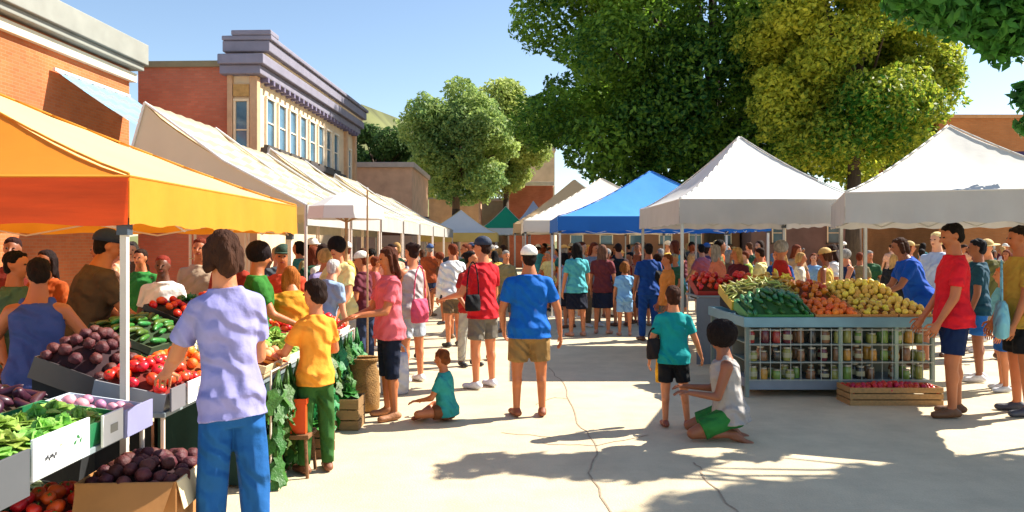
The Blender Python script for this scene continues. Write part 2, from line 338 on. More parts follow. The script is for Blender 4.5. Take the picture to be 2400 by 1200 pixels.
def strip(pts, wd, name, m):
    b = MB(); vs = []
    for i, (px, py) in enumerate(pts):
        a = V(pts[max(0, i-1)]); c = V(pts[min(len(pts)-1, i+1)]); d = (c-a).normalized(); nrm = V((-d.y, d.x))
        vs += [(px+nrm.x*wd, py+nrm.y*wd, .004), (px-nrm.x*wd, py-nrm.y*wd, .004)]
    b.add(vs, [(2*i, 2*i+2, 2*i+3, 2*i+1) for i in range(len(pts)-1)]); o = b.build(name, m); tag(o, kind='structure')
jm = mat('joint_dirt', '#a08c74', .95, .3, 20, .2)
rr = random.Random(5)
def crack(uv, wd=.007):
    p = [(X(u, GY(v)), GY(v)) for u, v in uv]; out = []
    for a, b in zip(p[:-1], p[1:]):
        for k in range(6): t = k/6; out.append((a[0]+(b[0]-a[0])*t+rr.uniform(-.02,.02), a[1]+(b[1]-a[1])*t+rr.uniform(-.02,.02)))
    strip(out+[p[-1]], wd, 'pavement', jm)
crack([(1285,862),(1325,905),(1350,985),(1400,1045),(1385,1110),(1440,1230)])
crack([(1255,950),(1300,932),(1330,935)])
crack([(1400,1045),(1520,1020)]); crack([(1270,1040),(1400,1045)]); crack([(1180,1015),(1290,1025)])
crack([(1630,1085),(1650,1120),(1740,1215)])
h = MB(); vs = []; N = 40
for j, (yy, sc_) in enumerate(((190,0),(260,1),(420,1.35))):
    for i in range(N+1): xx = -260+i*9.5; vs.append((xx, yy, 0 if j == 0 else sc_*(45*math.exp(-((xx+50)/24)**2)+4*math.sin(xx*.09)+2.5*math.sin(xx*.21+1))))
h.add(vs, [(j*(N+1)+i, j*(N+1)+i+1, (j+1)*(N+1)+i+1, (j+1)*(N+1)+i) for j in range(2) for i in range(N)])
tag(h.build('hills', mat('dry_grass_hill', '#66693c', .95, .35, .06, .4, bscale=.8), smooth=True), kind='structure')

# ------------------------------------------------------------------ buildings
def window(parent, x, y, z0, z1, wd, axis='y', fcol='#e8dcc6', mull=1, out=1):
    # window in a facade facing +x (axis y) or facing -y (axis x)
    e = MB(); t = .07
    def bx(m, a0, a1, c0, c1, d0, d1):
        if axis == 'y': m.box(x+d0, x+d1, y+a0, y+a1, c0, c1)
        else: m.box(x+a0, x+a1, y-d1, y-d0, c0, c1)
    bx(e, -wd/2-t, -wd/2, z0, z1, -.02, .07); bx(e, wd/2, wd/2+t, z0, z1, -.02, .07); bx(e, -wd/2-t, wd/2+t, z1, z1+t, -.02, .09)
    zz = (z0+z1)/2
    for k in range(mull): bx(e, -wd/2, wd/2, zz-.02, zz+.02, -.015, .045)
    f = e.build('window', mat('window_paint', fcol, .6, .08, 8, .1), parent)
    p = MB(); bx(p, -wd/2, wd/2, z0, z1, -.02, .012); p.build('pane', mat('window_glass', '#4f7288', .08, .3, 1.2, 0), f)
    s = MB(); bx(s, -wd/2-.12, wd/2+.12, z0-.1, z0, -.02, .14); s.build('sill', mat('dark_sill', '#4a443f', .7, .2, 6, .2), f)
    return f
SA = math.atan(-.039)
brA = brick('orange_brick', '#b8602f', '#c26c3a', '#b07a55'); brB = brick('red_brick', '#b8654a', '#c27054', '#a8745c')
cream = mat('cream_stucco', '#dcc3a0', .8, .1, 2, .3); lilac = mat('lilac_cornice', '#7d7a8a', .7, .1, 3, .2); grey = mat('grey_metal_roof', '#8e8f86', .6, .1, 2, .1)
# near brick building: facade along the street
A = empty('brick_building', (-11.1, 6, 0), SA, 'long orange brick building with a grey cornice at the far left of the street', 'building')
MB().box(-9, 0, 0, 15.1, 0, 6.62).build('wall', brA, A)
MB().box(-9, .14, -.15, 15.25, 6.3, 6.53).build('trim', mat('cream_trim', '#e6dcc0', .7, .06, 4, .1), A)
m = MB(); m.box(-9.1, .32, -.25, 15.3, 6.62, 6.78); m.box(-9.1, .42, -.3, 15.35, 6.785, 7.35); m.build('cornice', grey, A, bev=.02)
for i in range(3): window(A, 0, 2+i*4, 2.6, 4.6, 1.1)
a = MB(); vs = []
for i in range(25):
    yy = i*.135
    for j in range(7): t = j/6; vs.append((.1+t*3.3, yy, 5.85-2.0*t-.12*math.sin(t*3.1)+.03*math.sin(i*1.6)))
a.add(vs, [(i*7+j, i*7+j+1, (i+1)*7+j+1, (i+1)*7+j) for i in range(24) for j in range(6)])
AW = empty('striped_awning', (-10.65, 17.7, 0), SA, 'blue and grey striped awning fixed to the orange brick wall', 'awning')
a.build('canopy_cloth', stripes('awning_stripes', '#8a979c', '#7fb4d2', 0, .5), AW, True)
m = MB(); m.tube((3.4,0,3.78), (3.4,3.24,3.78), .025); m.tube((.05,0,3.7), (3.4,0,3.78), .02); m.tube((.05,3.24,3.7), (3.4,3.24,3.78), .02); m.build('frame', mat('white_metal', '#d8d8d4', .4, .05, 5, 0), AW)
m = MB(); m.box(.07,.13,0,3.24,5.83,5.9); m.build('rail', mat('white_metal', '#d8d8d4', .4, .05, 5, 0), AW)
# corner building with lilac cornice
B = empty('corner_building', (-7.67, 23, 0), SA, 'two storey cream corner building with a lilac cornice and a red brick side wall', 'building')
MB().box(-3.6, -.76, 0, 12, 0, 7.15).build('side_wall', brB, B)
m = MB(); m.box(-3.7, -.74, -.08, .3, 7.15, 7.33); m.build('coping', mat('olive_coping', '#8a7c5c', .8, .1, 4, .2), B)
MB().box(-.755, 0, -.05, 11.9, 0, 7.3).build('front_wall', cream, B)
m = MB(); m.box(-.82,-.66,-.16,.1,0,6.9); m.box(-.14,.1,-.16,.1,0,6.85); m.box(-.1,.14,10.2,10.45,0,6.85); m.box(-.1,.14,11.7,12,0,6.85); m.build('pilaster', mat('tan_stone', '#c9a07a', .8, .12, 4, .3), B, bev=.02)
m = MB(); m.box(-.95,.28,-.4,12.1,6.86,7.12); m.box(-.95,.42,-.55,12.25,7.125,7.42); m.build('cornice', lilac, B, bev=.03)
m = MB(); m.box(-.9,.36,-.1,12.15,7.425,7.53); m.build('cornice_band', mat('cream_band', '#e7cfae', .7, .06, 4, .1), B)
m = MB(); m.box(-.9,.52,-.3,12.3,7.535,7.86); m.box(-.9,.6,-.36,12.36,7.865,8.0); m.box(-.6,.6,-.4,.3,8.0,8.15); m.build('parapet', lilac, B, bev=.03)
m = MB()
for i in range(24): m.box(.02,.3,.2+i*.49,.34+i*.49,6.72,6.86)
m.build('bracket', mat('lilac_shadow', '#6e6680', .7, .1, 4, .1), B)  # brackets in a darker lilac than the cornice
window(B, -.4, -.052, 4.4, 6.1, .34, 'x', '#e8cfa8')
m = MB(); m.box(-.64,-.16,-.14,-.02,6.25,6.6); m.build('panel', mat('ochre_panel', '#b98f52', .8, .2, 8, .3), B)
for i in range(8): window(B, 0, 1.1+i*1.1, 4.9, 6.35, .62)
window(B, 0, 11.05, 4.6, 6.0, .4)
m = MB(); m.box(-.02,.2,.4,9.9,4.62,4.79); m.build('ledge', mat('dark_ledge', '#3f3a3a', .7, .1, 4, .1), B)
m = MB(); m.box(-.02,.05,.4,9.9,3.1,3.3); m.build('band', mat('tan_stone', '#c9a07a', .8, .12, 4, .3), B)
# further buildings
def block(name, x0, x1, y0, y1, z, wm, rm, label, win=0, cz=.25, rz=0):
    b = empty(name, ((x0+x1)/2, y0, 0), rz, label, 'building'); w_ = (x1-x0)/2
    MB().box(-w_, w_, 0, y1-y0, 0, z).build('wall', wm, b)
    MB().box(-w_-.12, w_+.12, -.12, y1-y0+.12, z, z+cz).build('parapet', rm, b, bev=.02)
    for i in range(win): window(b, -w_+(i+.5)*2*w_/win, -.003, z*.45, z*.75, .8, 'x')
    return b
block('shop_building', -9.2, X(966, 37), 37, 44, 5.55, mat('rose_stucco', '#cfa382', .9, .15, 2, .3), mat('grey_coping', '#b5a598', .8, .1, 3, .1), 'low rose tan shop building with a flat roof beyond the corner building')
block('shop_building', X(1005, 58), X(1122, 58), 58, 64, 5.3, mat('peach_stucco', '#bf9878', .9, .15, 2, .3), grey, 'peach building end wall behind the far trunk of the middle tree')
block('stone_building', X(1120, 66), X(1200, 66), 66, 74, 5.6, mat('grey_stucco', '#8e8670', .9, .15, 2, .3), mat('grey_coping', '#b5a598', .8, .1, 3, .1), 'olive grey low building left of the far brick block')
block('stone_building', X(1200, 75), X(1300, 75), 75, 84, 11.0, mat('sand_stucco', '#bba887', .9, .15, 1, .3), mat('brown_grey_roof', '#a0978a', .8, .1, 3, .1), 'tall sand coloured building between the two trees', cz=1.1)
block('brick_block', X(1192, 62), X(1296, 62), 62, 70, 6.6, brB, mat('pale_coping', '#d8cfc8', .8, .1, 3, .1), 'small red brick block with a white coping at the end of the street', cz=.32)
# long low building with cream pitched roof
D = empty('long_building', (-7.1, 36, 0), SA, 'long low cream building with a pitched roof along the left side of the street', 'building')
MB().box(-5, -.5, 8.3, 27, 0, 3.4).build('wall', cream, D)
m = MB(); m.add([(.4,8,2.9),(.4,27,2.9),(-2.6,27,4.9),(-2.6,8,4.9),(-5.4,8,2.9),(-5.4,27,2.9),(.4,8,2.8),(.4,27,2.8),(-5.4,8,2.8),(-5.4,27,2.8)], [(0,1,2,3),(3,2,5,4),(0,3,4,8,6),(1,7,9,5,2),(6,7,1,0),(4,5,9,8),(6,8,9,7)])
m.build('roof', mat('cream_roof', '#e3cfae', .8, .08, 1, .2), D)
# building on the right
E = empty('brick_building', (25.6, 36, 0), 0, 'orange brown building with a purple lower roof behind the right hand white tent', 'building')
MB().box(-5.6, 9, 0, 10, 0, 7.75).build('wall', brick('tan_brick', '#b5713f', '#bd7a48', '#a87850'), E)
MB().box(-5.7, 9.1, -.1, 10.1, 7.75, 7.92).build('parapet', mat('orange_coping', '#c08a5c', .8, .1, 3, .1), E)
m = MB(); m.add([(-4.2,-2.2,4.5),(9,-2.2,4.5),(9,-.02,6.2),(-4.2,-.02,6.2),(-4.2,-2.2,4.0),(9,-2.2,4.0),(9,-.02,4.0),(-4.2,-.02,4.0)], [(0,1,2,3),(4,5,1,0),(4,0,3,7),(5,6,2,1),(7,6,5,4),(3,2,6,7)])
m.build('lower_roof', mat('purple_slate', '#4e3f63', .8, .2, 3, .3), E)
block('market_hall', 3.5, 16.0, 54, 60, 4.2, mat('umber_stucco', '#8a6650', .9, .2, 1, .3), mat('brown_coping', '#6d5547', .8, .1, 3, .1), 'long low umber market hall behind the crowd and right hand tents', win=6)
block('market_hall', 16.2, 46.0, 52, 60, 4.4, mat('dusky_stucco', '#6d5a5c', .9, .2, 1, .3), mat('brown_coping', '#6d5547', .8, .1, 3, .1), 'long low dusky grey market hall at the far right behind the crowd', win=8)
# ------------------------------------------------------------------ trees
def foliage(name, m, clumps, nleaf, size, parent, seed=1, up=.35):
    r = np.random.RandomState(seed); cl = np.array(clumps); wgt = cl[:, 3]**2; idx = r.choice(len(cl), nleaf, p=wgt/wgt.sum())
    d = r.normal(size=(nleaf, 3)); d /= np.linalg.norm(d, axis=1)[:, None]
    rad = cl[idx, 3]*(.35+.65*r.rand(nleaf)**.45)*(1+.18*np.sin(d[:, 0]*7+idx)*np.cos(d[:, 2]*6+idx*2))
    p = cl[idx, :3]+d*rad[:, None]*np.array([1, 1, .8]); nrm = d*.6+r.normal(size=(nleaf, 3))*.6+np.array([0, 0, up]); nrm /= np.linalg.norm(nrm, axis=1)[:, None]
    t = np.cross(nrm, r.normal(size=(nleaf, 3))); t /= np.linalg.norm(t, axis=1)[:, None]; b = np.cross(nrm, t)
    s = size*(.6+.8*r.rand(nleaf))[:, None]
    q = np.stack([p-t*s, p-b*s*.5+nrm*s*.12, p+t*s, p+b*s*.5+nrm*s*.12], 1).reshape(-1, 3)
    me = bpy.data.meshes.new(name); me.vertices.add(len(q)); me.vertices.foreach_set('co', q.ravel()); me.loops.add(len(q)); me.loops.foreach_set('vertex_index', np.arange(len(q), dtype=np.int32))
    me.polygons.add(nleaf); me.polygons.foreach_set('loop_start', np.arange(0, len(q), 4, dtype=np.int32)); me.update(calc_edges=True); me.materials.append(m)
    o = bpy.data.objects.new(name, me); C.objects.link(o); o.parent = parent; return o
def leafmat(name, c1, c2, transl=.35, sc_=.5):
    m = bpy.data.materials.new(name); m.use_nodes = True; n = m.node_tree; L = n.links; p = n.nodes['Principled BSDF']; p.inputs['Roughness'].default_value = .55; p.inputs['Specular IOR Level'].default_value = .25
    tc = n.nodes.new('ShaderNodeTexCoord'); nz = n.nodes.new('ShaderNodeTexNoise'); nz.inputs['Scale'].default_value = sc_; nz.inputs['Detail'].default_value = 3; L.new(tc.outputs['Object'], nz.inputs['Vector'])
    n2 = n.nodes.new('ShaderNodeTexNoise'); n2.inputs['Scale'].default_value = 6; L.new(tc.outputs['Object'], n2.inputs['Vector'])
    a = n.nodes.new('ShaderNodeMath'); a.operation = 'ADD'; L.new(nz.outputs[0], a.inputs[0]); L.new(n2.outputs[0], a.inputs[1])
    rp = n.nodes.new('ShaderNodeMapRange'); rp.inputs[1].default_value = .8; rp.inputs[2].default_value = 1.2; L.new(a.outputs[0], rp.inputs[0])
    mx = n.nodes.new('ShaderNodeMix'); mx.data_type = 'RGBA'; mx.inputs[6].default_value = srgb(c1)+(1,); mx.inputs[7].default_value = srgb(c2)+(1,); L.new(rp.outputs[0], mx.inputs[0]); L.new(mx.outputs[2], p.inputs['Base Color'])
    t = n.nodes.new('ShaderNodeBsdfTranslucent'); L.new(mx.outputs[2], t.inputs[0]); ms = n.nodes.new('ShaderNodeMixShader'); ms.inputs[0].default_value = transl
    L.new(p.outputs[0], ms.inputs[1]); L.new(t.outputs[0], ms.inputs[2]); L.new(ms.outputs[0], n.nodes['Material Output'].inputs[0]); return m
bark = mat('bark', '#4a3b2d', .9, .3, 5, .8, stretch=(3,3,.6))
def tree(x, y, cz, rx, ry, rz, nc, cr, nleaf, size, lm, label, seed, trunk_r=.3, group=None, cut=None, extra=None):
    r = random.Random(seed); t = empty('tree', (x, y, 0), 0, label, 'tree', group); cl = []
    while len(cl) < nc:
        d = V((r.gauss(0,1), r.gauss(0,1), r.gauss(0,1))).normalized(); k = .45+.55*r.random()**.5
        p = V((d.x*rx*k, d.y*ry*k, cz+d.z*rz*k))
        if cut and cut(p): continue
        cl.append((p.x, p.y, p.z, cr*r.uniform(.6, 1.3)))
    if extra: cl += extra
    foliage('crown', lm, cl, nleaf, size, t, seed)
    m = MB(); zt = cz-rz*.35; m.tube((0,0,-.1), (.05*rx*.3,0,zt*.6), trunk_r*1.25, trunk_r*.85, 10); m.tube((.05*rx*.3,0,zt*.6), (0,.1,zt+rz*.5), trunk_r*.85, trunk_r*.4, 10)
    for c in cl[::max(1, nc//14)]: s = V((0,0,zt*r.uniform(.65,1.1))); e = V(c[:3]); md = s.lerp(e, .5)+V((0,0,-.1*rz)); m.tube(s, md, trunk_r*.4, trunk_r*.24, 6); m.tube(md, e, trunk_r*.24, trunk_r*.06, 6)
    m.build('trunk', bark, t, True); return t
tree(11.0, 42, 14.4, 10.3, 7.4, 9.6, 95, 2.15, 150000, .175, leafmat('leaf_dark', '#174a20', '#86ac38', .42, .13), 'huge dark green tree rising behind the white and blue tents', 3, .5, extra=[(-9.3+i*1.28+.4*math.sin(i*3), -3+1.8*math.sin(i*2.1), 5.7+1.3*math.sin(i*1.7)+.05*(i-7)**2, 1.9) for i in range(15)])
tree(14.2, 32, 10.4, 3.7, 3.4, 6.0, 52, 1.3, 65000, .125, leafmat('leaf_yellow', '#2f6a20', '#d0d048', .5, .2), 'yellow green tree coloured as the sunlit right side of the huge dark tree', 5, .3)  # big tree's lit side: sunlight put into the yellow leaf colour
tree(-3.7, 50, 8.2, 3.6, 3.2, 3.6, 46, 1.15, 50000, .13, leafmat('leaf_mid', '#5a8250', '#b3c46c', .5, .3), 'mid green rounded tree at the end of the street', 8, .3)  # leaf colours lightened to paint in the haze of distance
tree(-9.4, 53, 7.4, 3.2, 2, 2.4, 26, .9, 20000, .13, leafmat('leaf_mid', '#2b4d2c', '#5d7a3c', .35, .4), 'small green tree showing above the rose tan shop roof', 12, .2)
tree(-.5, 60, 10.4, 2.7, 2.6, 3.8, 40, 1.4, 36000, .16, leafmat('leaf_pale', '#75904a', '#b9c468', .45, .4), 'pale yellow green tree behind the mid green street end tree', 15, .25)
# near tree whose boughs hang in at the top right
nr = random.Random(21); ncl = []
for u, v, Y, rr_ in ((2120,5,8.2,.22),(2180,20,8.1,.25),(2235,35,8.0,.3),(2290,50,8.1,.3),(2345,65,8.0,.33),(2390,40,8.0,.35),(2330,110,8.0,.14),(2345,140,8.0,.1),(2395,110,7.9,.2),(2300,10,8.0,.35),(2230,-10,8.1,.3),(2400,-10,8,.4),(2130,-30,8,.25),(2398,215,7.9,.12),(2405,300,7.9,.12),(2420,240,7.9,.18)): ncl.append((X(u,Y)-8.6, Y-7.6, Z(v,Y), rr_))
for k in range(60): ncl.append((nr.uniform(-.6,3.0), nr.uniform(-1.5,.6), nr.uniform(4.9,6.9), nr.uniform(.45,.75)))
tn = empty('tree', (8.6, 7.6, 0), 0, 'near tree whose green leafy boughs hang in at the top right corner', 'tree')
foliage('crown', leafmat('leaf_near', '#245a28', '#4f8a34', .4, 1.2), ncl, 70000, .075, tn, 31, .2)
m = MB(); m.tube((0,0,-.1), (-.1,0,3), .22, .17, 10); m.tube((-.1,0,3), (0,.1,6), .17, .08, 10)
for c in ncl[::3]: s = V((0,0,nr.uniform(3.4,5.4))); e = V(c[:3]); md = s.lerp(e, .55)+V((0,0,.25)); m.tube(s, md, .045, .025, 6); m.tube(md, e, .025, .008, 6)
m.build('trunk', bark, tn, True)
# ------------------------------------------------------------------ tents
steel = mat('tent_steel', '#a9aaa6', .35, .1, 6, .05, metal=.6); whitem = mat('white_metal', '#d8d8d4', .4, .05, 5, 0)
def tent(x0, x1, y0, y1, ze, vh, zp, rm, vm, label, poles=(0,1,2,3), k=1.3, polem=None, pw=.022, N=24, side=None, frontval=None, name='market_tent', cat='tent', group=None, truss=True, rz=0):
    cx, cy = (x0+x1)/2, (y0+y1)/2; a, b = (x1-x0)/2, (y1-y0)/2; t = empty(name, (cx, cy, 0), rz, label, cat, group)
    def sheet(sel, nm, mm):
        m = MB(); ids = {}
        def vid(i, j):
            if (i, j) not in ids:
                u = -1+2*i/N; v = -1+2*j/N; q = 1-max(abs(u), abs(v)); ang = math.atan2(v, u)
                z = ze+(zp-ze)*(q**k if q > 0 else 0)-.035*math.sin(math.pi*q)*abs(math.cos(2*ang))
                ids[(i, j)] = len(m.v); m.v.append((u*a, v*b, z+.006*math.sin(i*2.1+j*1.3)))
            return ids[(i, j)]
        for i in range(N):
            for j in range(N):
                uc = -1+2*(i+.5)/N; vc = -1+2*(j+.5)/N
                if abs(abs(uc)-abs(vc)) < 1e-6:   # diagonal cell: two triangles along the hip
                    dg = (uc > 0) == (vc > 0)
                    tr = [((i,j),(i+1,j),(i+1,j+1)), ((i,j),(i+1,j+1),(i,j+1))] if dg else [((i,j),(i+1,j),(i,j+1)), ((i+1,j),(i+1,j+1),(i,j+1))]
                else: tr = [((i,j),(i+1,j),(i+1,j+1),(i,j+1))]
                for f in tr:
                    mu = sum(-1+2*q[0]/N for q in f)/len(f); mv = sum(-1+2*q[1]/N for q in f)/len(f)
                    sd_ = ('r' if mu > 0 else 'l') if abs(mu) > abs(mv) else ('b' if mv > 0 else 'f')
                    if sel(sd_): m.f.append(tuple(vid(*q) for q in f))
        o = m.build(nm, mm, t); o.data.polygons.foreach_set('use_smooth', [True]*len(o.data.polygons))
        try: o.data.set_sharp_from_angle(angle=R(14))
        except Exception: pass
    if side: sheet(lambda s: s in 'fbl', 'roof', rm); sheet(lambda s: s == 'r', 'side_panel', side)
    else: sheet(lambda s: True, 'roof', rm)
    def val(sd_, nm, mm):
        m = MB(); n = 40
        for i in range(n+1):
            s = -1+2*i/n; wv = .012*math.sin(i*1.9)+.008*math.sin(i*.7)
            for j in range(4):
                z = ze-vh*j/3+(.01*math.sin(i*1.1) if j == 3 else 0); w2 = wv*j/3+.004
                m.v.append({'f': (s*a, -b-w2, z), 'b': (s*a, b+w2, z), 'l': (-a-w2, s*b, z), 'r': (a+w2, s*b, z)}[sd_])
        for i in range(n):
            for j in range(3): m.f.append((i*4+j, i*4+j+1, (i+1)*4+j+1, (i+1)*4+j))
        m.build(nm, mm, t, True)
    sm = MB()
    for sx in (-1, 1):
        for sy in (-1, 1):
            pts = [V((sx*a*(1-q), sy*b*(1-q), ze+(zp-ze)*(q**k if q > 0 else 0)-.035*0+.014)) for q in [i/12 for i in range(12)]+[.99]]
            for p0, p1 in zip(pts[:-1], pts[1:]): sm.tube(p0, p1, .009, n=5)
    for (p0, p1) in (((-a,-b),(a,-b)),((a,-b),(a,b)),((a,b),(-a,b)),((-a,b),(-a,-b))): sm.tube(V((*p0, ze)), V((*p1, ze)), .009, n=5)
    sm.build('seam', vm if vm is not valw else rm, t, True)
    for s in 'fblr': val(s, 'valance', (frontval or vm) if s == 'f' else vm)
    pm = polem or steel
    for i, (sx, sy) in enumerate(((-1,-1),(1,-1),(1,1),(-1,1))):
        if i in poles:
            px, py = sx*(a-.05), sy*(b-.05); MB().box(px-pw, px+pw, py-pw, py+pw, .02, ze-.02).build('pole', pm, t, bev=.004)
            MB().box(px-.07, px+.07, py-.07, py+.07, 0, .02).build('foot', pm, t)
            MB().box(px-pw-.012, px+pw+.012, py-pw-.012, py+pw+.012, ze-.34, ze-.24).build('bracket', mat('dark_plastic', '#3c4650', .5, .1, 6, 0), t)
    if truss:
        m = MB()
        for s in (-1, 1):
            for (p, q) in (((-a+.06, s*(b-.06)), (a-.06, s*(b-.06))), ((s*(a-.06), -b+.06), (s*(a-.06), b-.06))):
                p0 = V((*p, ze-.06)); p1 = V((*q, ze-.3)); n = 4
                for i in range(n):
                    c0 = p0.lerp(V((*q, ze-.06)), i/n); c1 = p0.lerp(V((*q, ze-.06)), (i+1)/n); m.tube(c0, c1-V((0,0,.24)), .009, n=5); m.tube(c0-V((0,0,.24)), c1, .009, n=5)
        m.build('truss', pm, t)
    return t
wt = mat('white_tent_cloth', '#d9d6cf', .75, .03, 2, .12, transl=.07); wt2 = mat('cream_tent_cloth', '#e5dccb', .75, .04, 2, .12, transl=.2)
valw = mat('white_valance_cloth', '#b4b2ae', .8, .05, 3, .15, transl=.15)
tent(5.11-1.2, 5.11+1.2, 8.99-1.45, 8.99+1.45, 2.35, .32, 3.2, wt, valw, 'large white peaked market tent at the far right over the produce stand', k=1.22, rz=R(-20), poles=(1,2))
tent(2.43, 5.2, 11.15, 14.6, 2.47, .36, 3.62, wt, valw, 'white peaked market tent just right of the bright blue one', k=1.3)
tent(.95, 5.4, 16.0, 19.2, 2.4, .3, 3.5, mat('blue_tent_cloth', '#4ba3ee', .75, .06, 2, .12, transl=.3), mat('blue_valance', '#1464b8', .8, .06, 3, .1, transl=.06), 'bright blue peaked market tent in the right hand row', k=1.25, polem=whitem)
tent(.3, 4.9, 20.2, 24.6, 2.45, .3, 3.75, wt2, wt2, 'cream peaked tent behind the blue tent', k=1.15)
tent(.05, 4.4, 25.4, 29.5, 2.5, .3, 4.15, mat('tan_tent_cloth', '#cfae7f', .75, .05, 2, .12, transl=.2), mat('tan_tent_cloth', '#cfae7f', .75, .05, 2, .12, transl=.2), 'tan peaked tent furthest back in the right hand row', k=1.15)
tent(-3.7, -.6, 31, 34, 2.3, .35, 3.3, wt, mat('yellow_valance', '#e8c970', .8, .05, 3, .1, transl=.2), 'small white tent with a yellow valance at the street end', N=12, truss=False)
tent(-1.5, .9, 36, 39, 2.6, .3, 3.7, mat('green_tent_cloth', '#179a6c', .75, .06, 2, .1, transl=.2), wt, 'green topped tent with a white valance at the street end', N=12, truss=False)
tent(.1, 2.2, 40, 43, 2.9, .4, 4.2, mat('lilac_tent_cloth', '#c9cfe6', .75, .04, 2, .1, transl=.2), wt, 'pale lilac tent peeking over the green topped tent', N=12, truss=False)
orange = mat('orange_tent_cloth', '#e98a18', .75, .05, 2, .12, transl=.3); oval = mat('amber_valance', '#dc8f1c', .75, .06, 3, .15, transl=.25)
tent(-7.7, -2.22, 4.45, 7.9, 2.2, .28, 3.35, orange, oval, 'orange tent with a pale yellow side panel over the left produce stall', k=1.12, polem=mat('cream_pole', '#d9cbbb', .5, .05, 6, 0), pw=.02,
     side=mat('pale_yellow_cloth', '#f0d68c', .75, .04, 2, .1, transl=.25), frontval=mat('red_orange_valance', '#e2551f', .8, .22, 1.6, .2, transl=.3, stretch=(.6,1,6)))
# long cream marquees along the left of the street
def marquee(y0, y1, zr, label):
    xr = -5.5+.039*(y0-11.5); t = empty('marquee', (xr, y0, 0), SA, label, 'marquee', 'long cream marquees on the left of the street'); L_ = y1-y0
    m = MB(); n = 28; k = 10
    for i in range(n+1):
        for j in range(2*k+1):
            s = (j-k)/k; q = abs(s); x = s*(2.45 if s > 0 else .5); z = zr-(zr-2.4)*(q**.82)+.025*math.sin(i*math.pi/2.0)*(.3+q) - .05*math.sin(math.pi*q)*abs(math.sin(i*math.pi/7))
            m.v.append((x, L_*i/n, z))
    w_ = 2*k+1
    for i in range(n):
        for j in range(2*k): m.f.append((i*w_+j, i*w_+j+1, (i+1)*w_+j+1, (i+1)*w_+j))
    m.build('roof', stripes('marquee_cloth', '#d6c6a2', '#c4ae84', 0, .31, .15), t, True)
    for yy in (.02, L_-.02):
        m = MB(); pts = [(-.5,2.4),(-.25,2.4+(zr-2.4)*.43),(0,zr)]+[(j/k*2.45, zr-(zr-2.4)*((j/k)**.82)-.05*math.sin(math.pi*j/k)*0) for j in range(1, k+1)]
        m.add([(x, yy-.004, z-.03) for x, z in pts]+[(x, yy+.004, z-.03) for x, z in pts], [tuple(range(len(pts))), tuple(reversed(range(len(pts), 2*len(pts))))]); m.build('gable_cloth', mat('gable_cloth', '#e8dfc8', .8, .04, 2, .1, transl=.35), t)
    for sx in (-.205, 1): MB().box(sx*2.46-.006, sx*2.46+.006, 0, L_, 2.1, 2.41).build('valance', mat('marquee_valance', '#b9b6ae', .8, .08, 3, .1, transl=.2), t)
    for yy in (0, L_):
        g_ = MB(); g_.tube((-.5,yy,2.4), (-.25,yy,2.4+(zr-2.4)*.43), .02); g_.tube((-.25,yy,2.4+(zr-2.4)*.43), (0,yy,zr), .02); g_.tube((2.45,yy,2.4), (1.2,yy,2.4+(zr-2.4)*.43), .02); g_.tube((1.2,yy,2.4+(zr-2.4)*.43), (0,yy,zr), .02); g_.build('gable_frame', whitem, t)
        for sx in (-.2, 1): MB().tube((sx*2.43,yy+.03,0), (sx*2.43,yy+.03,2.4), .025).build('pole', mat('cream_pole', '#d9cbbb', .5, .05, 6, 0), t)
for i, (y0, L_, zr, lb) in enumerate(((11.5,2.5,3.94,'nearest cream marquee beside the orange brick building'),(14.2,2.4,3.78,'second nearest cream marquee on the left of the street'),(16.8,2.5,3.92,'cream marquee before the red brick side wall'),(19.5,2.4,3.72,'cream marquee below the first windows of the corner building'),
        (22.1,2.5,3.85,'cream marquee below the last windows of the corner building'),(24.8,2.6,3.6,'second furthest cream marquee on the left of the street'),(27.6,2.6,3.65,'furthest cream marquee on the left of the street'))): marquee(y0, y0+L_, zr, lb)
# white umbrella, its pole beside it
um = empty('market_umbrella', (X(812, 10), 10, 0), 0, 'small white market umbrella beyond the orange tent', 'umbrella')
m = MB(); m.v.append((0,0,2.5))
for r_, z_ in ((.25,2.42),(.48,2.3),(.5,2.14)):
    for k in range(8): m.v.append((r_*math.cos(k*math.pi/4+.39), r_*math.sin(k*math.pi/4+.39), z_))
for k in range(8):
    k2 = (k+1) % 8; m.f.append((0, 1+k, 1+k2))
    for j in range(2): m.f.append((1+j*8+k, 9+j*8+k, 9+j*8+k2, 1+j*8+k2))
m.build('canopy', wt, um); MB().tube((0,0,0), (0,0,2.49), .02).build('pole', mat('tan_wood', '#a5835c', .6, .1, 6, .1), um)
m = MB()
for k in range(8): m.tube((0,0,2.1), (.46*math.cos(k*math.pi/4+.39), .46*math.sin(k*math.pi/4+.39), 2.29), .008, n=5)
m.build('rib', mat('tan_wood', '#a5835c', .6, .1, 6, .1), um)
bp = empty('banner_pole', (X(861, 9.6), 9.6, 0), 0, 'thin tan pole standing right of the white umbrella', 'pole'); MB().tube((0,0,0), (0,0,2.5), .012).build('shaft', mat('tan_wood', '#a5835c', .6, .1, 6, .1), bp); MB().cap((0,0,2.5), (0,0,2.51), .014, .014).build('finial', whitem, bp)
MB().box(-.08,.08,-.08,.08,0,.02).build('base', steel, bp)
ab = empty('brown_awning', (X(955, 31), 31, 0), 0, 'dark brown shop awning between the cream marquees and the street end', 'awning')
m = MB(); m.add([(-1.3,0,2.35),(.75,0,2.35),(.75,1.2,3.0),(-1.3,1.2,3.0),(-1.3,0,2.2),(.75,0,2.2)], [(0,1,2,3),(4,5,1,0)]); m.build('canopy_cloth', mat('brown_cloth', '#4a2e22', .8, .2, 3, .2), ab)
for sx in (-1.27, .72): MB().tube((sx,.03,0), (sx,.03,2.35), .03).build('pole', steel, ab)
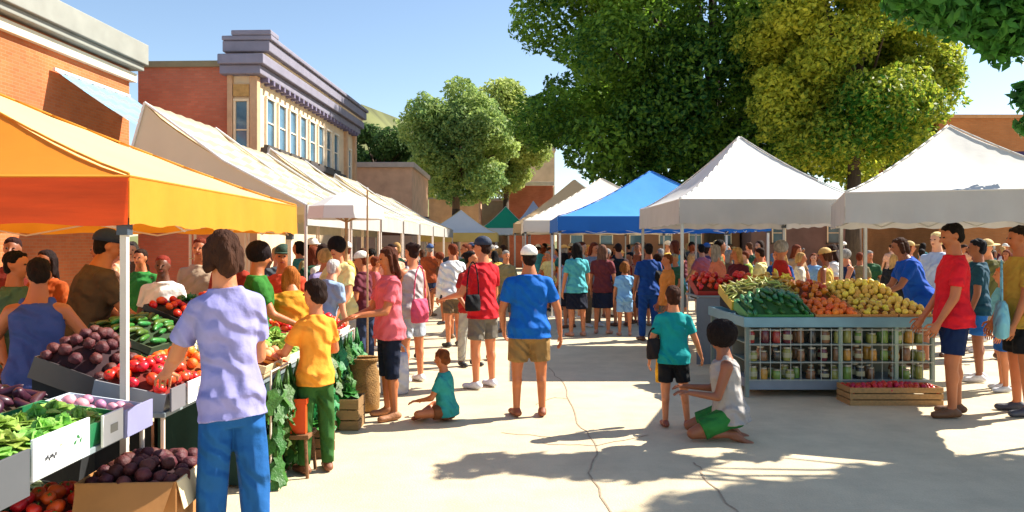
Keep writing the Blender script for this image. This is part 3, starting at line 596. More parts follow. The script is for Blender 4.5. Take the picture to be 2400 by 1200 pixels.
# ------------------------------------------------------------------ produce
def m_tomato(r=.04, fl=.82):
    m = MB(); m.ell((0,0,0), r, r, r*fl, None, 12, 8); m.v = [(x*(1+.05*math.cos(5*math.atan2(y, x))*(1-abs(z)/r)), y*(1+.05*math.cos(5*math.atan2(y, x))*(1-abs(z)/r)), z-(.2*r*math.exp(-(x*x+y*y)/(r*r*.08)) if z > 0 else 0)) for x, y, z in m.v]; return m
def m_ball(r=.04, sz=1, sy=1, lump=0, s=1):
    m = MB(); m.ell((0,0,0), r, r*sy, r*sz, None, 12, 8)
    if lump: m.v = [tuple(V(p)*(1+lump*noise.noise(V(p)*(1.6/r)+V((s*3,0,0))))) for p in m.v]
    return m
def m_long(l=.16, r=.02, bend=.02, taper=.5):
    m = MB(); S = []
    for i in range(9): t = -1+i/4; rr_ = r*math.sqrt(max(.02, 1-abs(t)**3))*(1-(1-taper)*(t+1)/2); S.append((V((bend*(t*t), t*l/2, 0)), rr_, rr_, V((1,0,0)), V((0,1,0))))
    m.loft(S, 9); return m
def m_pepper(r=.045):
    m = MB(); S = []
    for i, (z, k) in enumerate(((-1.1,.35),(-.9,.62),(-.3,.85),(.3,1),(.7,.95),(.9,.55),(.8,.15))): S.append((V((0,0,z*r)), k*r, k*r*.92, V((1,0,0)), V((0,0,1))))
    m.loft(S, 12); m.v = [(x*(1+.1*math.cos(4*math.atan2(y, x))), y*(1+.1*math.cos(4*math.atan2(y, x))), z) for x, y, z in m.v]; m.tube((0,0,.8*r), (.2*r,0,1.35*r), .15*r, .12*r, 6); return m
def m_leafy(r=.11, n=26, seed=1, tall=1.0, wdt=.5):
    q = random.Random(seed); m = MB()
    for i in range(n):
        a = i*2.4+q.uniform(-.3,.3); k = i/n; el = R(8+78*(1-k)**.8); L_ = r*(.65+.5*k)*q.uniform(.85,1.15); W = L_*wdt; o = len(m.v)
        dx, dy = math.cos(a), math.sin(a)
        for j in range(5):
            t = j/4; e2 = el-(.7*t if k > .3 else -.5*t); rad = L_*t*math.cos(e2)+.1*r*(1-k); zz = L_*t*math.sin(e2)*tall; w_ = W*math.sin(math.pi*min(.93, .12+t*.8))
            for s_ in (-1, -.4, .4, 1):
                rf = .12*W*math.sin(j*2.2+s_*3+i)*abs(s_); m.v.append((dx*rad-dy*s_*w_, dy*rad+dx*s_*w_, zz+rf+.18*W*abs(s_)))
        for j in range(4):
            for s_ in range(3): m.f.append((o+j*4+s_, o+j*4+s_+1, o+(j+1)*4+s_+1, o+(j+1)*4+s_))
    return m
def m_bunch(seed=1):      # leafy stalks hanging down
    q = random.Random(seed); m = MB()
    for i in range(16):
        a = q.uniform(0, 6.28); s = q.uniform(.2,1); L_ = q.uniform(.2,.32); tx, ty = math.cos(a)*.09*s, math.sin(a)*.13*s; o = len(m.v); w_ = q.uniform(.03,.05)
        m.tube((0,0,.06), (tx*.5,ty*.5,-L_*.4), .006, .004, 5); o = len(m.v)
        for j in range(6):
            t = j/5; c = V((tx*(.4+t), ty*(.4+t), -L_*(.25+.75*t))); ww = w_*math.sin(math.pi*(.1+.85*t))
            for k in (-1, 0, 1): m.v.append((c.x+k*ww*math.sin(a)+.02*math.sin(j*2+i)*abs(k), c.y-k*ww*math.cos(a), c.z+.012*abs(k)*math.sin(j*2.5+k+i)))
        for j in range(5):
            for k in range(2): m.f.append((o+j*3+k, o+j*3+k+1, o+j*3+k+4, o+j*3+k+3))
    return m
def m_cauli(r=.075):
    q = random.Random(3); m = MB()
    for i in range(40):
        z = i/40; a = i*2.4; rad = math.sqrt(1-z*z); m.ell((rad*math.cos(a)*r*.8, rad*math.sin(a)*r*.8, z*r*.75), .018, .018, .016, None, 6, 4)
    m.ell((0,0,-.01), r*.8, r*.8, r*.5, None, 10, 6); return m
PM = dict(tomato=mat('tomato_skin', '#dc3a1c', .35, .15, 8, .05, rnd=.18), orange=mat('orange_peel', '#f0701c', .45, .08, 30, .3, rnd=.2), beet=mat('beet_skin', '#521c1e', .65, .3, 12, .4, rnd=.25),
    eggplant=mat('eggplant_skin', '#3d1c2c', .35, .25, 5, .05, rnd=.3), cucumber=mat('cucumber_skin', '#3a6a22', .4, .25, 16, .3, rnd=.8), zucchini=mat('zucchini_skin', '#2c7030', .4, .25, 16, .3, rnd=.6),
    lettuce=mat('lettuce_leaf', '#9bbf5a', .5, .25, 14, .3, transl=.25, rnd=.5), kale=mat('chard_leaf', '#3a7a2c', .5, .35, 14, .4, transl=.2, rnd=.9), cauli=mat('cauliflower_curd', '#e3dcc0', .7, .08, 30, .3, rnd=.2),
    lemon=mat('lemon_peel', '#f0cc52', .45, .1, 30, .25, rnd=.4), squash=mat('squash_skin', '#d8b83c', .4, .15, 12, .1, rnd=.5), bean=mat('bean_skin', '#a8aa4c', .5, .15, 12, .1, rnd=.6), carrot=mat('carrot_skin', '#ec7a2a', .5, .1, 20, .2, rnd=.3),
    redpep=mat('pepper_skin', '#cc2a1c', .3, .1, 8, .05, rnd=.2), peach=mat('peach_skin', '#f0a070', .7, .25, 8, .1, rnd=.3), berry=mat('berry_skin', '#c81c24', .35, .15, 12, .2, rnd=.25), greenpep=mat('green_pepper_skin', '#2f6f2a', .3, .15, 8, .05, rnd=.6), onion=mat('onion_skin', '#c98aa0', .4, .2, 12, .1, rnd=.6))
calyx_m = mat('calyx_green', '#4a7a2c', .6, .2, 10, .2)
def tilt_m(x, y, z, ax=None, ang=0): return Matrix.Translation((x, y, z)) @ (Matrix.Rotation(R(ang), 4, ax) if ax else Matrix.Identity(4))
CR = [None]
def crate(M, w_, d, h, col, label, group=None, slat=True, cat='crate', name='produce_crate', th=.012, wood=False, sup=None):
    t = empty(name, (0,0,0), 0, label, cat, group); t.matrix_world = M; mt = mat('crate_'+('wood' if wood else 'plastic'), col, .7 if wood else .45, .15, 5, .3 if wood else .05, stretch=(1,6,6) if wood else None)
    def side(name_, x0, x1, y0, y1):
        m = MB()
        if slat:
            n = 2 if h < .16 else 3; g_ = .012; hh = (h-g_*(n-1))/n
            for k in range(n): m.box(x0, x1, y0, y1, k*(hh+g_), k*(hh+g_)+hh)
        else: m.box(x0, x1, y0, y1, 0, h)
        m.build(name_, mt, t)
    side('side_panel', -d/2, d/2, -w_/2, -w_/2+th); side('side_panel', -d/2, d/2, w_/2-th, w_/2); side('end_panel', -d/2, -d/2+th, -w_/2+th, w_/2-th); side('end_panel', d/2-th, d/2, -w_/2+th, w_/2-th)
    MB().box(-d/2+th, d/2-th, -w_/2+th, w_/2-th, .002, .014).build('bottom', mt, t)
    m = MB()
    for sx in (-1, 1):
        for sy in (-1, 1): cx, cy = sx*(d/2-th-.014), sy*(w_/2-th-.014); m.box(cx-.012, cx+.012, cy-.012, cy+.012, .014, h-.004)
    m.build('corner_post', mt, t); CR[0] = t
    zc = M.translation; zd = (M @ V((d/2,0,0))).z-(M @ V((-d/2,0,0))).z
    if sup is None and abs(zd) > .05: sup = min((.8, .98, .87, 1.05, .26), key=lambda s: abs(zc.z-abs(zd)/2-s) if zc.z-abs(zd)/2 > s-.03 else 9)
    if sup is not None and abs(zd) > .05:
        dn = M.to_3x3().transposed() @ V((0,0,-1)); b = MB(); vs = []
        for sx in (-1, 1):
            for sy in (-1, 1):
                p = V((sx*(d/2-.02), sy*(w_/2-.02), -.001)); hgt = max(.004, (M @ p).z-sup-.002); vs += [p, p+dn*hgt]
        b.add(vs, [(0,2,6,4),(1,5,7,3),(0,1,3,2),(4,6,7,5),(0,4,5,1),(2,3,7,6)]); b.build('riser', black, t)
    return t
TOT = [0]; black = mat('black_cloth', '#16181b', .9, .2, 4, .2)
def heap(M, w_, d, h0, hm, meshf, pm, sp, label, name, group, cat=None, rot='any', jit=.25, calyx=False, liner=True, sy=None, variants=3, seed=1, lc=None, onmound=True):
    q = random.Random(seed); sy = sy or sp
    hf = lambda x, y: h0+hm*max(0, 1-(2*x/d)**2)**.6*max(0, 1-(2*y/w_)**2)**.6
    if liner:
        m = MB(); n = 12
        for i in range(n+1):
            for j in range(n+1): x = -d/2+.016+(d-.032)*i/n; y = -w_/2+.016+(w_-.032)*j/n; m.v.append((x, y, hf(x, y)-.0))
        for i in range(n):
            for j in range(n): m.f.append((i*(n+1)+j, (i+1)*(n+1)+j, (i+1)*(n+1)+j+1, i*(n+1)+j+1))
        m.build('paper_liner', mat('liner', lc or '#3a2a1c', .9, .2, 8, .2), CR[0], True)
        # a thin sheet the produce is heaped on
    base = []
    for k in range(variants):
        b = meshf(k) if callable(meshf) else meshf; me = bpy.data.meshes.new(name); me.from_pydata(b.v, [], b.f); me.polygons.foreach_set('use_smooth', [True]*len(me.polygons)); me.materials.append(pm); base.append(me)
    cm_ = None
    if calyx:
        c_ = MB()
        for k in range(5): a = k*1.257; c_.add([(0,0,.004),(.008*math.cos(a-.4),.008*math.sin(a-.4),.003),(.024*math.cos(a),.024*math.sin(a),-.002),(.008*math.cos(a+.4),.008*math.sin(a+.4),.003)], [(0,1,2,3)])
        c_.tube((0,0,0),(0,.002,.012),.003,n=5); cm_ = bpy.data.meshes.new('calyx'); cm_.from_pydata(c_.v, [], c_.f); cm_.materials.append(calyx_m)
    nx = max(1, int((d-sp*.5)/sp)); ny = max(1, int((w_-sy*.5)/sy))
    for i in range(nx):
        for j in range(ny):
            x = -d/2+(i+.5)*d/nx+q.uniform(-jit, jit)*sp; y = -w_/2+(j+.5+(.3 if i % 2 else -.1))*w_/ny+q.uniform(-jit, jit)*sy
            lim = .46 if sp < .14 else .38
            x = max(-d*lim, min(d*lim, x)); y = max(-w_*lim, min(w_*lim, y))
            z = hf(x, y)+sp*.42+q.uniform(0, .35)*sp
            if rot == 'any': e = Euler((q.uniform(-.7,.7), q.uniform(-.7,.7), q.uniform(0,6.28)))
            elif rot == 'flat': e = Euler((q.uniform(-.15,.15), q.uniform(-.15,.15), q.uniform(0,6.28))); z -= sp*.4
            elif rot == 'lie': e = Euler((q.uniform(-.1,.1), q.uniform(-.15,.15), q.uniform(-.35,.35)+1.57))
            else: e = Euler((q.uniform(-.1,.1), 0, q.uniform(-.25,.25)))
            s = q.uniform(.85,1.12); o = bpy.data.objects.new(name, base[q.randrange(variants)]); C.objects.link(o)
            o.matrix_world = M @ Matrix.Translation((x, y, z)) @ e.to_matrix().to_4x4() @ Matrix.Scale(s, 4); tag(o, label, cat or name.replace('_', ' '), group); TOT[0] += 1
            if cm_: c = bpy.data.objects.new('calyx', cm_); C.objects.link(c); c.parent = o; c.location = (0, 0, .029)
ctop = mat('table_top', '#7d8a8e', .5, .1, 5, .05); cpole = mat('cream_pole', '#d9cbbb', .5, .05, 6, 0)
def table(x0, x1, y0, y1, z, label, cl, clc=black, front=False, lm=cpole):
    t = empty('market_table', ((x0+x1)/2, (y0+y1)/2, 0), 0, label, 'table'); a, b = (x1-x0)/2, (y1-y0)/2
    MB().box(-a, a, -b, b, z-.03, z).build('tabletop', ctop, t, bev=.004)
    for sx in (-1, 1):
        for sy in (-1, 1): MB().tube((sx*(a-.03), sy*(b-.04), 0), (sx*(a-.03), sy*(b-.04), z-.03), .014).build('leg', lm, t)
    def drape(xa, ya, xb, yb):
        m = MB(); n = int(10*math.hypot(xb-xa, yb-ya))+8; L_ = math.hypot(xb-xa, yb-ya); nx_, ny_ = (yb-ya)/L_, -(xb-xa)/L_
        for i in range(n+1):
            s = i/n
            for j in range(4): o = .012*math.sin(i*1.7)*(.3+j/3); m.v.append((xa+(xb-xa)*s+nx_*o, ya+(yb-ya)*s+ny_*o, z-.035-(z-.06)*j/3))
        for i in range(n):
            for j in range(3): m.f.append((i*4+j, i*4+j+1, (i+1)*4+j+1, (i+1)*4+j))
        m.build('drape', clc, t, True)
    if cl: drape(-a+.05, -b+.05, -a+.05, b-.05)
    if front: drape(a-.0, -b+.05, a-.0, b-.05); drape(-a, -b+.0, a, -b+.0)
    return t
table(-3.0, -2.07, 2.7, 4.4, .8, 'nearest left table with thin cream legs and black cloth behind', True)
table(-3.05, -2.07, 4.58, 5.55, .8, 'left table that carries the tomatoes, beets and oranges', True)
table(-2.62, -1.84, 5.68, 8.9, .8, 'far left table hung with leafy green bunches over a dark green cloth', False, mat('dark_green_cloth', '#14332c', .9, .2, 4, .2), True)
table(-3.6, -2.68, 5.7, 8.2, .98, 'raised back table under the orange tent holding cucumbers and dark bins', False, black, True)
TL = 'y'
def LC(x, y, z, ang=10): return tilt_m(x, y, z, 'Y', ang)      # left stall crates slope down towards the street
# table A
M = LC(-2.3, 3.5, .82, 8); crate(M, 1.15, .44, .13, '#1f6b43', 'dark green tray of pale lettuces on the nearest left table', slat=False, cat='tray', name='produce_tray')
heap(M, 1.13, .42, .05, .03, lambda k: m_leafy(.1, 26, k+1, .8, .55), PM['lettuce'], .13, 'pale green lettuce in the dark green tray', 'lettuce', 'lettuces in the green tray', rot='flat', seed=2, lc='#2c4a22')
M = LC(-2.78, 3.75, .87, 12); crate(M, 1.15, .46, .1, '#4b5254', 'dark grey tray of eggplants behind the lettuce tray', slat=False, cat='tray', name='produce_tray')
heap(M, 1.13, .44, .05, .06, lambda k: m_long(.17, .036, .02, .6), PM['eggplant'], .075, 'dark purple eggplant behind the lettuce tray', 'eggplant', 'eggplants behind the lettuces', sy=.15, rot='any', seed=3)
M = LC(-2.3, 4.22, .82, 8); crate(M, .24, .44, .12, '#b9c9d6', 'small pale blue tray of pink onions beside the cream tent pole', slat=False, cat='tray', name='produce_tray')
heap(M, .22, .42, .05, .02, lambda k: m_ball(.036, .85, 1, .08, k), PM['onion'], .066, 'pink onion in the small pale blue tray', 'onion', 'onions in the pale blue tray', seed=4)
# table B
M = LC(-2.31, 4.87, .83, 12); crate(M, .54, .44, .12, '#8a8f96', 'grey tray heaped with red tomatoes at the hand of the lilac shirted person', slat=False, cat='tray', name='produce_tray')
heap(M, .52, .42, .07, .12, lambda k: m_tomato(.042), PM['tomato'], .075, 'red tomato in the heap next to the cream pole', 'tomato', 'tomatoes heaped by the cream pole', calyx=True, seed=5, lc='#6b1e12')
M = LC(-2.31, 5.33, .83, 12); crate(M, .34, .44, .12, '#c7c9c4', 'pale grey tray of oranges just beyond the tomato heap', slat=False, cat='tray', name='produce_tray')
heap(M, .36, .42, .07, .12, lambda k: m_ball(.04), PM['orange'], .073, 'orange in the tray beyond the tomato heap', 'orange', 'oranges beyond the tomato heap', seed=6, lc='#8a4a12')
M = LC(-2.8, 5.05, .9, 20); crate(M, .55, .46, .14, '#3f3a3c', 'dark crate piled high with beets behind the tomato tray', slat=False)
heap(M, .53, .44, .08, .22, lambda k: m_ball(.04, .9, 1, .25, k), PM['beet'], .068, 'dark red beet in the tall pile behind the tomatoes', 'beet', 'beets piled behind the tomatoes', seed=7, lc='#2c1016')
# raised back table
M = LC(-2.95, 6.1, 1.02, 22); crate(M, .8, .5, .12, '#3c4a35', 'dark olive crate of cucumbers on the raised back table')
heap(M, .78, .48, .07, .1, lambda k: m_long(.19, .024, .015*(k-1), .85), PM['cucumber'], .055, 'green cucumber in the crate on the raised back table', 'cucumber', 'cucumbers on the raised back table', sy=.16, rot='y', seed=8, lc='#1c3312')
for i in range(3):
    M = LC(-2.98, 6.78+i*.5, 1.05, 24); w3 = ('nearest', 'middle', 'furthest')[i]; crate(M, .44, .5, .16, '#1e1f22', w3+' of three black bins on the raised back table')
    heap(M, .42, .48, .12, .06, (lambda k: m_tomato(.036)) if i != 1 else (lambda k: m_pepper(.034)), PM['tomato'] if i != 1 else PM['greenpep'], .085, ('red tomato' if i != 1 else 'dark green pepper')+' in the '+w3+' black bin', 'tomato' if i != 1 else 'pepper', 'produce in the '+w3+' black bin', seed=9+i, lc='#111214')
# table C
M = LC(-2.4, 6.02, .86, 14); crate(M, .62, .4, .12, '#c9b48c', 'pale wooden crate of cauliflowers beyond the lilac shirted person', wood=True)
heap(M, .6, .38, .06, .04, lambda k: m_cauli(.07), PM['cauli'], .14, 'white cauliflower in the pale wooden crate', 'cauliflower', 'cauliflowers in the wooden crate', rot='flat', seed=14, variants=1, lc='#4a6a2c')
M = LC(-2.02, 6.02, .82, 14); crate(M, .62, .34, .12, '#c9b48c', 'pale wooden crate of carrots and peaches in front of the cauliflowers', wood=True)
heap(M, .3, .32, .06, .05, lambda k: m_long(.17, .018, .01, .25), PM['carrot'], .045, 'orange carrot in front of the cauliflowers', 'carrot', 'carrots in front of the cauliflowers', sy=.12, rot='lie', seed=15, lc='#7a3a12')
heap(M @ Matrix.Translation((0,.18,0)), .26, .32, .06, .05, lambda k: m_ball(.036), PM['peach'], .07, 'pale peach in front of the cauliflowers', 'peach', 'peaches in front of the cauliflowers', seed=16, liner=False)
M = LC(-2.2, 6.78, .84, 14); crate(M, .78, .66, .12, '#dcd8c6', 'cream crate of curly pale green lettuces right of the child in the orange shirt', wood=True)
heap(M, .76, .64, .06, .05, lambda k: m_leafy(.1, 24, k+11, .9, .55), PM['lettuce'], .15, 'curly pale green lettuce in the cream crate', 'lettuce', 'lettuces in the cream crate', rot='flat', seed=17, lc='#2c4a22')
for i, (nm, f, p, sp_, cc) in enumerate((('tomato', lambda k: m_tomato(.04), PM['tomato'], .078, '#d8d2c4'), ('peach', lambda k: m_ball(.038), PM['peach'], .078, '#d8642a'), ('tomato', lambda k: m_tomato(.042), PM['tomato'], .08, '#e6dccb'))):
    M = LC(-2.2, 7.4+i*.56, .85, 16); w3 = ('nearer tomato crate', 'peach crate', 'further tomato crate')[i]; crate(M, .5, .66, .13, cc, w3+' beside the pink shirted woman on the far left table', slat=False)
    heap(M, .48, .64, .07, .07, f, p, sp_, nm+' in the '+w3+' beside the pink shirted woman', nm, 'produce in the '+w3, seed=18+i, lc='#7a2a18')
# leafy bunches along the cloth
q = random.Random(4); bms = []
for k in range(4):
    b = m_bunch(k+2); me = bpy.data.meshes.new('leafy_bunch'); me.from_pydata(b.v, [], b.f); me.polygons.foreach_set('use_smooth', [True]*len(me.polygons)); me.materials.append(PM['kale']); bms.append(me)
rail = MB()
for zz in (.86, .58): rail.tube((-1.79, 5.7, zz), (-1.79, 8.7, zz), .008, n=6)
for yy in (5.7, 7.2, 8.7): rail.tube((-1.79, yy, 0), (-1.79, yy, .86), .008, n=6)
tag(rail.build('hanging_rack', cpole), 'wire rack along the far left table that the leafy bunches hang from', 'rack')
for r_, zz in enumerate((.86, .58, .36)):
    for j in range(17):
        y = 5.76+j*.18+q.uniform(-.03,.03)
        if r_ == 2 and j % 3 == 1: continue
        o = bpy.data.objects.new('leafy_bunch', bms[q.randrange(4)]); C.objects.link(o); s = q.uniform(.85,1.25); o.matrix_world = Matrix.Translation((-1.76+q.uniform(-.01,.03), y, zz-.06)) @ Matrix.Rotation(q.uniform(-.3,.3), 4, 'X') @ Matrix.Rotation(q.choice((0,3.14)), 4, 'Z') @ Matrix.Scale(s, 4)
        tag(o, 'leafy green chard bunch in the '+('top','middle','bottom')[r_]+' row along the far left table', 'greens', ('top','middle','bottom')[r_]+' row of leafy bunches')
M = tilt_m(-1.62, 7.62, 0); crate(M, .34, .26, .3, '#8a6a42', 'wooden crate of leafy greens on the ground beside the far left table', wood=True)
heap(M, .32, .24, .22, .05, lambda k: m_leafy(.13, 24, k+5, 1.2, .5), PM['kale'], .16, 'dark leafy green head in the ground crate by the far left table', 'kale', 'kale heads in the ground crate', rot='flat', seed=25, lc='#1c3312')
M = tilt_m(-1.66, 6.62, 0); crate(M, .3, .2, .26, '#6b4526', 'brown wooden crate of kale low on the ground behind the child in the orange shirt', wood=True)
heap(M, .28, .18, .2, .04, lambda k: m_leafy(.12, 24, k+7, 1.2, .5), PM['kale'], .15, 'kale head in the brown crate low behind the child', 'kale', 'kale heads in the low brown crate', rot='flat', seed=26, lc='#1c3312')
# orange box
ob = empty('orange_box', (-1.69, 6.05, 0), 0, 'bright orange plastic box on a brown wooden stool behind the child in the orange shirt', 'box')
m = MB(); m.box(-.09,.09,-.1,-.09,.34,.6); m.box(-.09,.09,.09,.1,.34,.6); m.box(-.09,-.08,-.09,.09,.34,.6); m.box(.08,.09,-.09,.09,.34,.6); m.box(-.08,.08,-.09,.09,.34,.35); m.build('shell', mat('orange_plastic', '#e8501c', .4, .06, 4, .03), ob)
m = MB(); m.box(-.1,.1,-.11,-.1,.57,.61); m.box(-.1,.1,.1,.11,.57,.61); m.box(-.1,-.09,-.1,.1,.57,.61); m.box(.09,.1,-.1,.1,.57,.61); m.build('rim', mat('orange_plastic', '#e8501c', .4, .06, 4, .03), ob)
st = empty('wooden_stool', (-1.69, 6.05, 0), 0, 'low brown wooden stool under the orange box', 'stool'); wood = mat('brown_wood', '#7a5230', .7, .25, 5, .4, stretch=(1,6,6))
MB().box(-.12,.12,-.13,.13,.3,.335).build('seat', wood, st, bev=.004)
for sx in (-1,1):
    for sy in (-1,1): MB().tube((sx*.11, sy*.12, 0), (sx*.09, sy*.1, .3), .014).build('leg', wood, st)
# burlap sack
sk = empty('burlap_sack', (-1.62, 8.35, 0), 0, 'brown burlap sack standing at the pink shirted woman\'s feet', 'sack')
m = MB(); m.loft([(V((.01*math.sin(i*2), .008*math.cos(i*3), z)), a, a*.85, V((1,0,0)), V((0,0,1))) for i, (z, a) in enumerate(((.0,.13),(.03,.17),(.15,.19),(.3,.185),(.42,.165),(.5,.15),(.56,.17)))], 18, False); m.f.append(tuple(range(18)))
remeshed_sack = m.build('bag', mat('burlap', '#94703f', .95, .3, 9, .8, bscale=70), sk, True); m = MB(); m.ell((0,0,.47), .145, .125, .08, None, 14, 8); m.build('filling', mat('potato_skin', '#a87c4c', .8, .25, 20, .6), sk, True)
m = MB(); m.loft([(V((0,0,z)), a, a*.85, V((1,0,0)), V((0,0,1))) for z, a in ((.55,.172),(.57,.185),(.585,.175),(.57,.162))], 18, False); m.build('rolled_rim', mat('burlap', '#94703f', .95, .3, 9, .8, bscale=70), sk, True)
# cardboard box of beets in front
cb = empty('cardboard_box', (-1.97, 4.18, 0), R(3), 'brown cardboard box full of dark beets on the ground in front of the tomato table', 'box'); card = mat('cardboard', '#a9743f', .85, .12, 3, .15)
for (nm, *b) in (('side',-.25,.25,-.3,-.293,0,.6),('side',-.25,.25,.293,.3,0,.6),('side',-.25,-.243,-.293,.293,0,.6),('side',.243,.25,-.293,.293,0,.6),('bottom',-.243,.243,-.293,.293,.002,.01)): MB().box(*b).build(nm, card, cb)
for s in (-1, 1):
    m = MB(); m.add([(-.24,s*.3,.6),(.24,s*.3,.6),(.22,s*.38,.48),(-.22,s*.38,.48),(-.24,s*.305,.595),(.24,s*.305,.595),(.22,s*.385,.475),(-.22,s*.385,.475)], [(0,1,2,3),(4,7,6,5),(0,4,5,1),(2,6,7,3),(1,5,6,2),(0,3,7,4)]); m.build('flap', card, cb)
m = MB(); m.add([(.25,-.29,.6),(.25,.29,.6),(.28,.28,.46),(.28,-.28,.46),(.255,-.29,.595),(.255,.29,.595),(.285,.28,.455),(.285,-.28,.455)], [(0,1,2,3),(4,7,6,5),(0,4,5,1),(2,6,7,3),(1,5,6,2),(0,3,7,4)]); m.build('flap', mat('cream_paper', '#dcc9a0', .8, .1, 4, .15), cb)  # sunlight on the box's right side painted in as paler card
CR[0] = cb
heap(Matrix.Translation((-1.97, 4.18, 0)) @ Matrix.Rotation(R(3), 4, 'Z'), .58, .48, .5, .1, lambda k: m_ball(.042, .9, 1, .22, k), PM['beet'], .072, 'dark beet in the cardboard box on the ground', 'beet', 'beets in the cardboard box', seed=30, lc='#2c1016')
M = tilt_m(-2.36, 4.02, .28, 'Y', 8); crate(M, .55, .42, .16, '#2a2c2e', 'black crate of bright red tomatoes on the low stand below the nearest left table')
heap(M, .53, .4, .1, .08, lambda k: m_tomato(.042), PM['tomato'], .078, 'red tomato in the black crate below the nearest left table', 'tomato', 'tomatoes below the nearest left table', calyx=True, seed=31, lc='#6b1e12')
M = tilt_m(-2.74, 4.1, .3, 'Y', 8); crate(M, .6, .3, .16, '#2a2c2e', 'black crate of white and green leafy heads at the bottom left corner')
heap(M, .58, .28, .1, .05, lambda k: m_leafy(.1, 22, k+3, 1.1, .5), mat('pale_leaf', '#c3cfae', .5, .3, 8, .3, transl=.2, rnd=.6), .12, 'white and green leafy head below the nearest left table', 'chard', 'leafy heads below the nearest left table', rot='flat', seed=32, lc='#2c4a22')
ls = empty('low_stand', (-2.52, 4.05, 0), 0, 'low black stand under the crates below the nearest left table', 'stand'); MB().box(-.4,.4,-.34,.34,.235,.26).build('tabletop', black, ls)
for sx in (-1,1):
    for sy in (-1,1): MB().tube((sx*.37, sy*.3, 0), (sx*.37, sy*.3, .235), .014).build('leg', black, ls)
# price boards along the front edge
def board(y0, y1, z0, z1, col, label, marks=None, name='price_board', cat='price board'):
    o = empty(name, (-2.045, (y0+y1)/2, z0), R(0), label, cat); w2 = (y1-y0)/2; h_ = z1-z0
    MB().box(-.006, .006, -w2, w2, 0, h_).build('panel', mat('board_paint', col, .6, .05, 5, .03), o, bev=.002)
    MB().box(-.012, -.006, -w2*.7, w2*.7, h_*.1, h_*.25).build('clip', steel, o)
    if marks == 1:
        ink = mat('dark_ink', '#33363a', .6, .1, 8, 0); m = MB()
        for i in range(7): a = i/7; y = -w2*.62+a*.085; z = h_*.42+.007*math.sin(i*2.2); m.box(.007, .0085, y, y+.011, z-.007, z+.008)
        m.build('lettering', ink, o); m = MB(); gl = mat('green_ink', '#2a6b38', .6, .1, 8, 0)
        for (yy, zz, a) in ((.05,.5,.5),(.075,.62,-.5),(.095,.5,.9)):
            c = V((.0075, w2*.2+yy, h_*zz)); d = V((0, math.cos(a), math.sin(a))); n_ = V((0, -math.sin(a), math.cos(a))); m.add([c-d*.02, c+n_*.009, c+d*.02, c-n_*.009], [(0,1,2,3)])
        m.build('leaf_emblem', gl, o)
    if marks == 2: m = MB(); m.box(.007, .0085, -.03, .04, h_*.35, h_*.62); m.build('lettering', mat('grey_ink', '#9a988c', .6, .1, 8, 0), o)
    return o
board(3.27, 3.71, .79, .97, '#e6e8ea', 'white price board with a dark squiggle and a green leaf mark', 1)
board(3.83, 4.03, .79, .95, '#e8e6e0', 'plain white price board just left of the cream pole', 2)
board(4.05, 4.36, .78, .93, '#8586ac', 'plain lilac board in front of the pale blue onion tray')
board(4.6, 4.8, .8, .94, '#6d6b70', 'plain dark grey board in front of the tomato tray')
board(4.84, 5.2, .8, .94, '#e8e8e4', 'white price board with one small grey mark below the oranges', 2)
board(2.85, 3.25, .74, .94, '#4d5054', 'dark grey board at the near end of the nearest left table')
# ------------------------------------------------------------------ right produce stand
CT = empty('produce_stand', (3.89, 9.1, 0), 0, 'long blue grey metal produce stand with wire shelves under the right hand tents', 'produce stand'); bs = mat('blue_steel', '#6f98a8', .4, .12, 4, .05, metal=.3); gs = mat('grey_green_steel', '#7f8f86', .5, .12, 4, .05, metal=.2)
MB().box(-1.12, 1.12, 0, 1.6, .84, .87).build('tabletop', bs, CT)
m = MB(); m.box(-1.15, 1.15, -.03, 0, .83, .95); m.box(-1.15, 1.15, 1.6, 1.63, .83, .95); m.box(-1.15, -1.12, 0, 1.6, .83, .95); m.box(1.12, 1.15, 0, 1.6, .83, .95); m.build('rim', bs, CT, bev=.006)
for sx in (-1, 1):
    for yy in (0.02, 1.58): MB().box(sx*1.1-.022, sx*1.1+.022, yy-.022, yy+.022, 0, .83).build('leg', gs, CT)
for px in (-.0, .66): MB().box(px-.02, px+.02, -.02, .02, .1, .83).build('post', mat('pale_green_steel', '#9db5a0', .5, .1, 4, 0), CT)
MB().box(-1.08, 1.08, .0, 1.55, .09, .2).build('base_panel', mat('grey_panel', '#7d8790', .6, .15, 3, .1), CT)
MB().box(-1.1, 1.1, .62, .64, .2, .83).build('back_panel', mat('olive_back_panel', '#77786a', .8, .2, 3, .1), CT)
for zz in (.41, .62): MB().box(-1.09, 1.09, .02, .62, zz, zz+.012).build('shelf', gs, CT)
m = MB()
for i in range(19): m.tube((-1.08+i*.12, -.035, .2), (-1.08+i*.12, -.035, .82), .0045, n=5)
for zz in (.21, .415, .625, .8): m.tube((-1.09, -.035, zz), (1.09, -.035, zz), .006, n=5)
m.build('wire_grid', mat('pale_wire', '#a9b0a4', .4, .1, 4, 0), CT)
jc = dict(red=('#a83c34', 'red'), maroon=('#6b2c34', 'maroon'), olive=('#9a9a4c', 'olive'), green=('#7fa04c', 'green'), brown=('#8a6444', 'brown'), amber=('#d09a44', 'amber'), black_=('#3c3a32', 'blackish'))
jm_ = {}
for k, (c_, _) in jc.items(): jm_[k] = mat('preserve_'+k, c_, .2, .25, 20, .1, coat=.5)
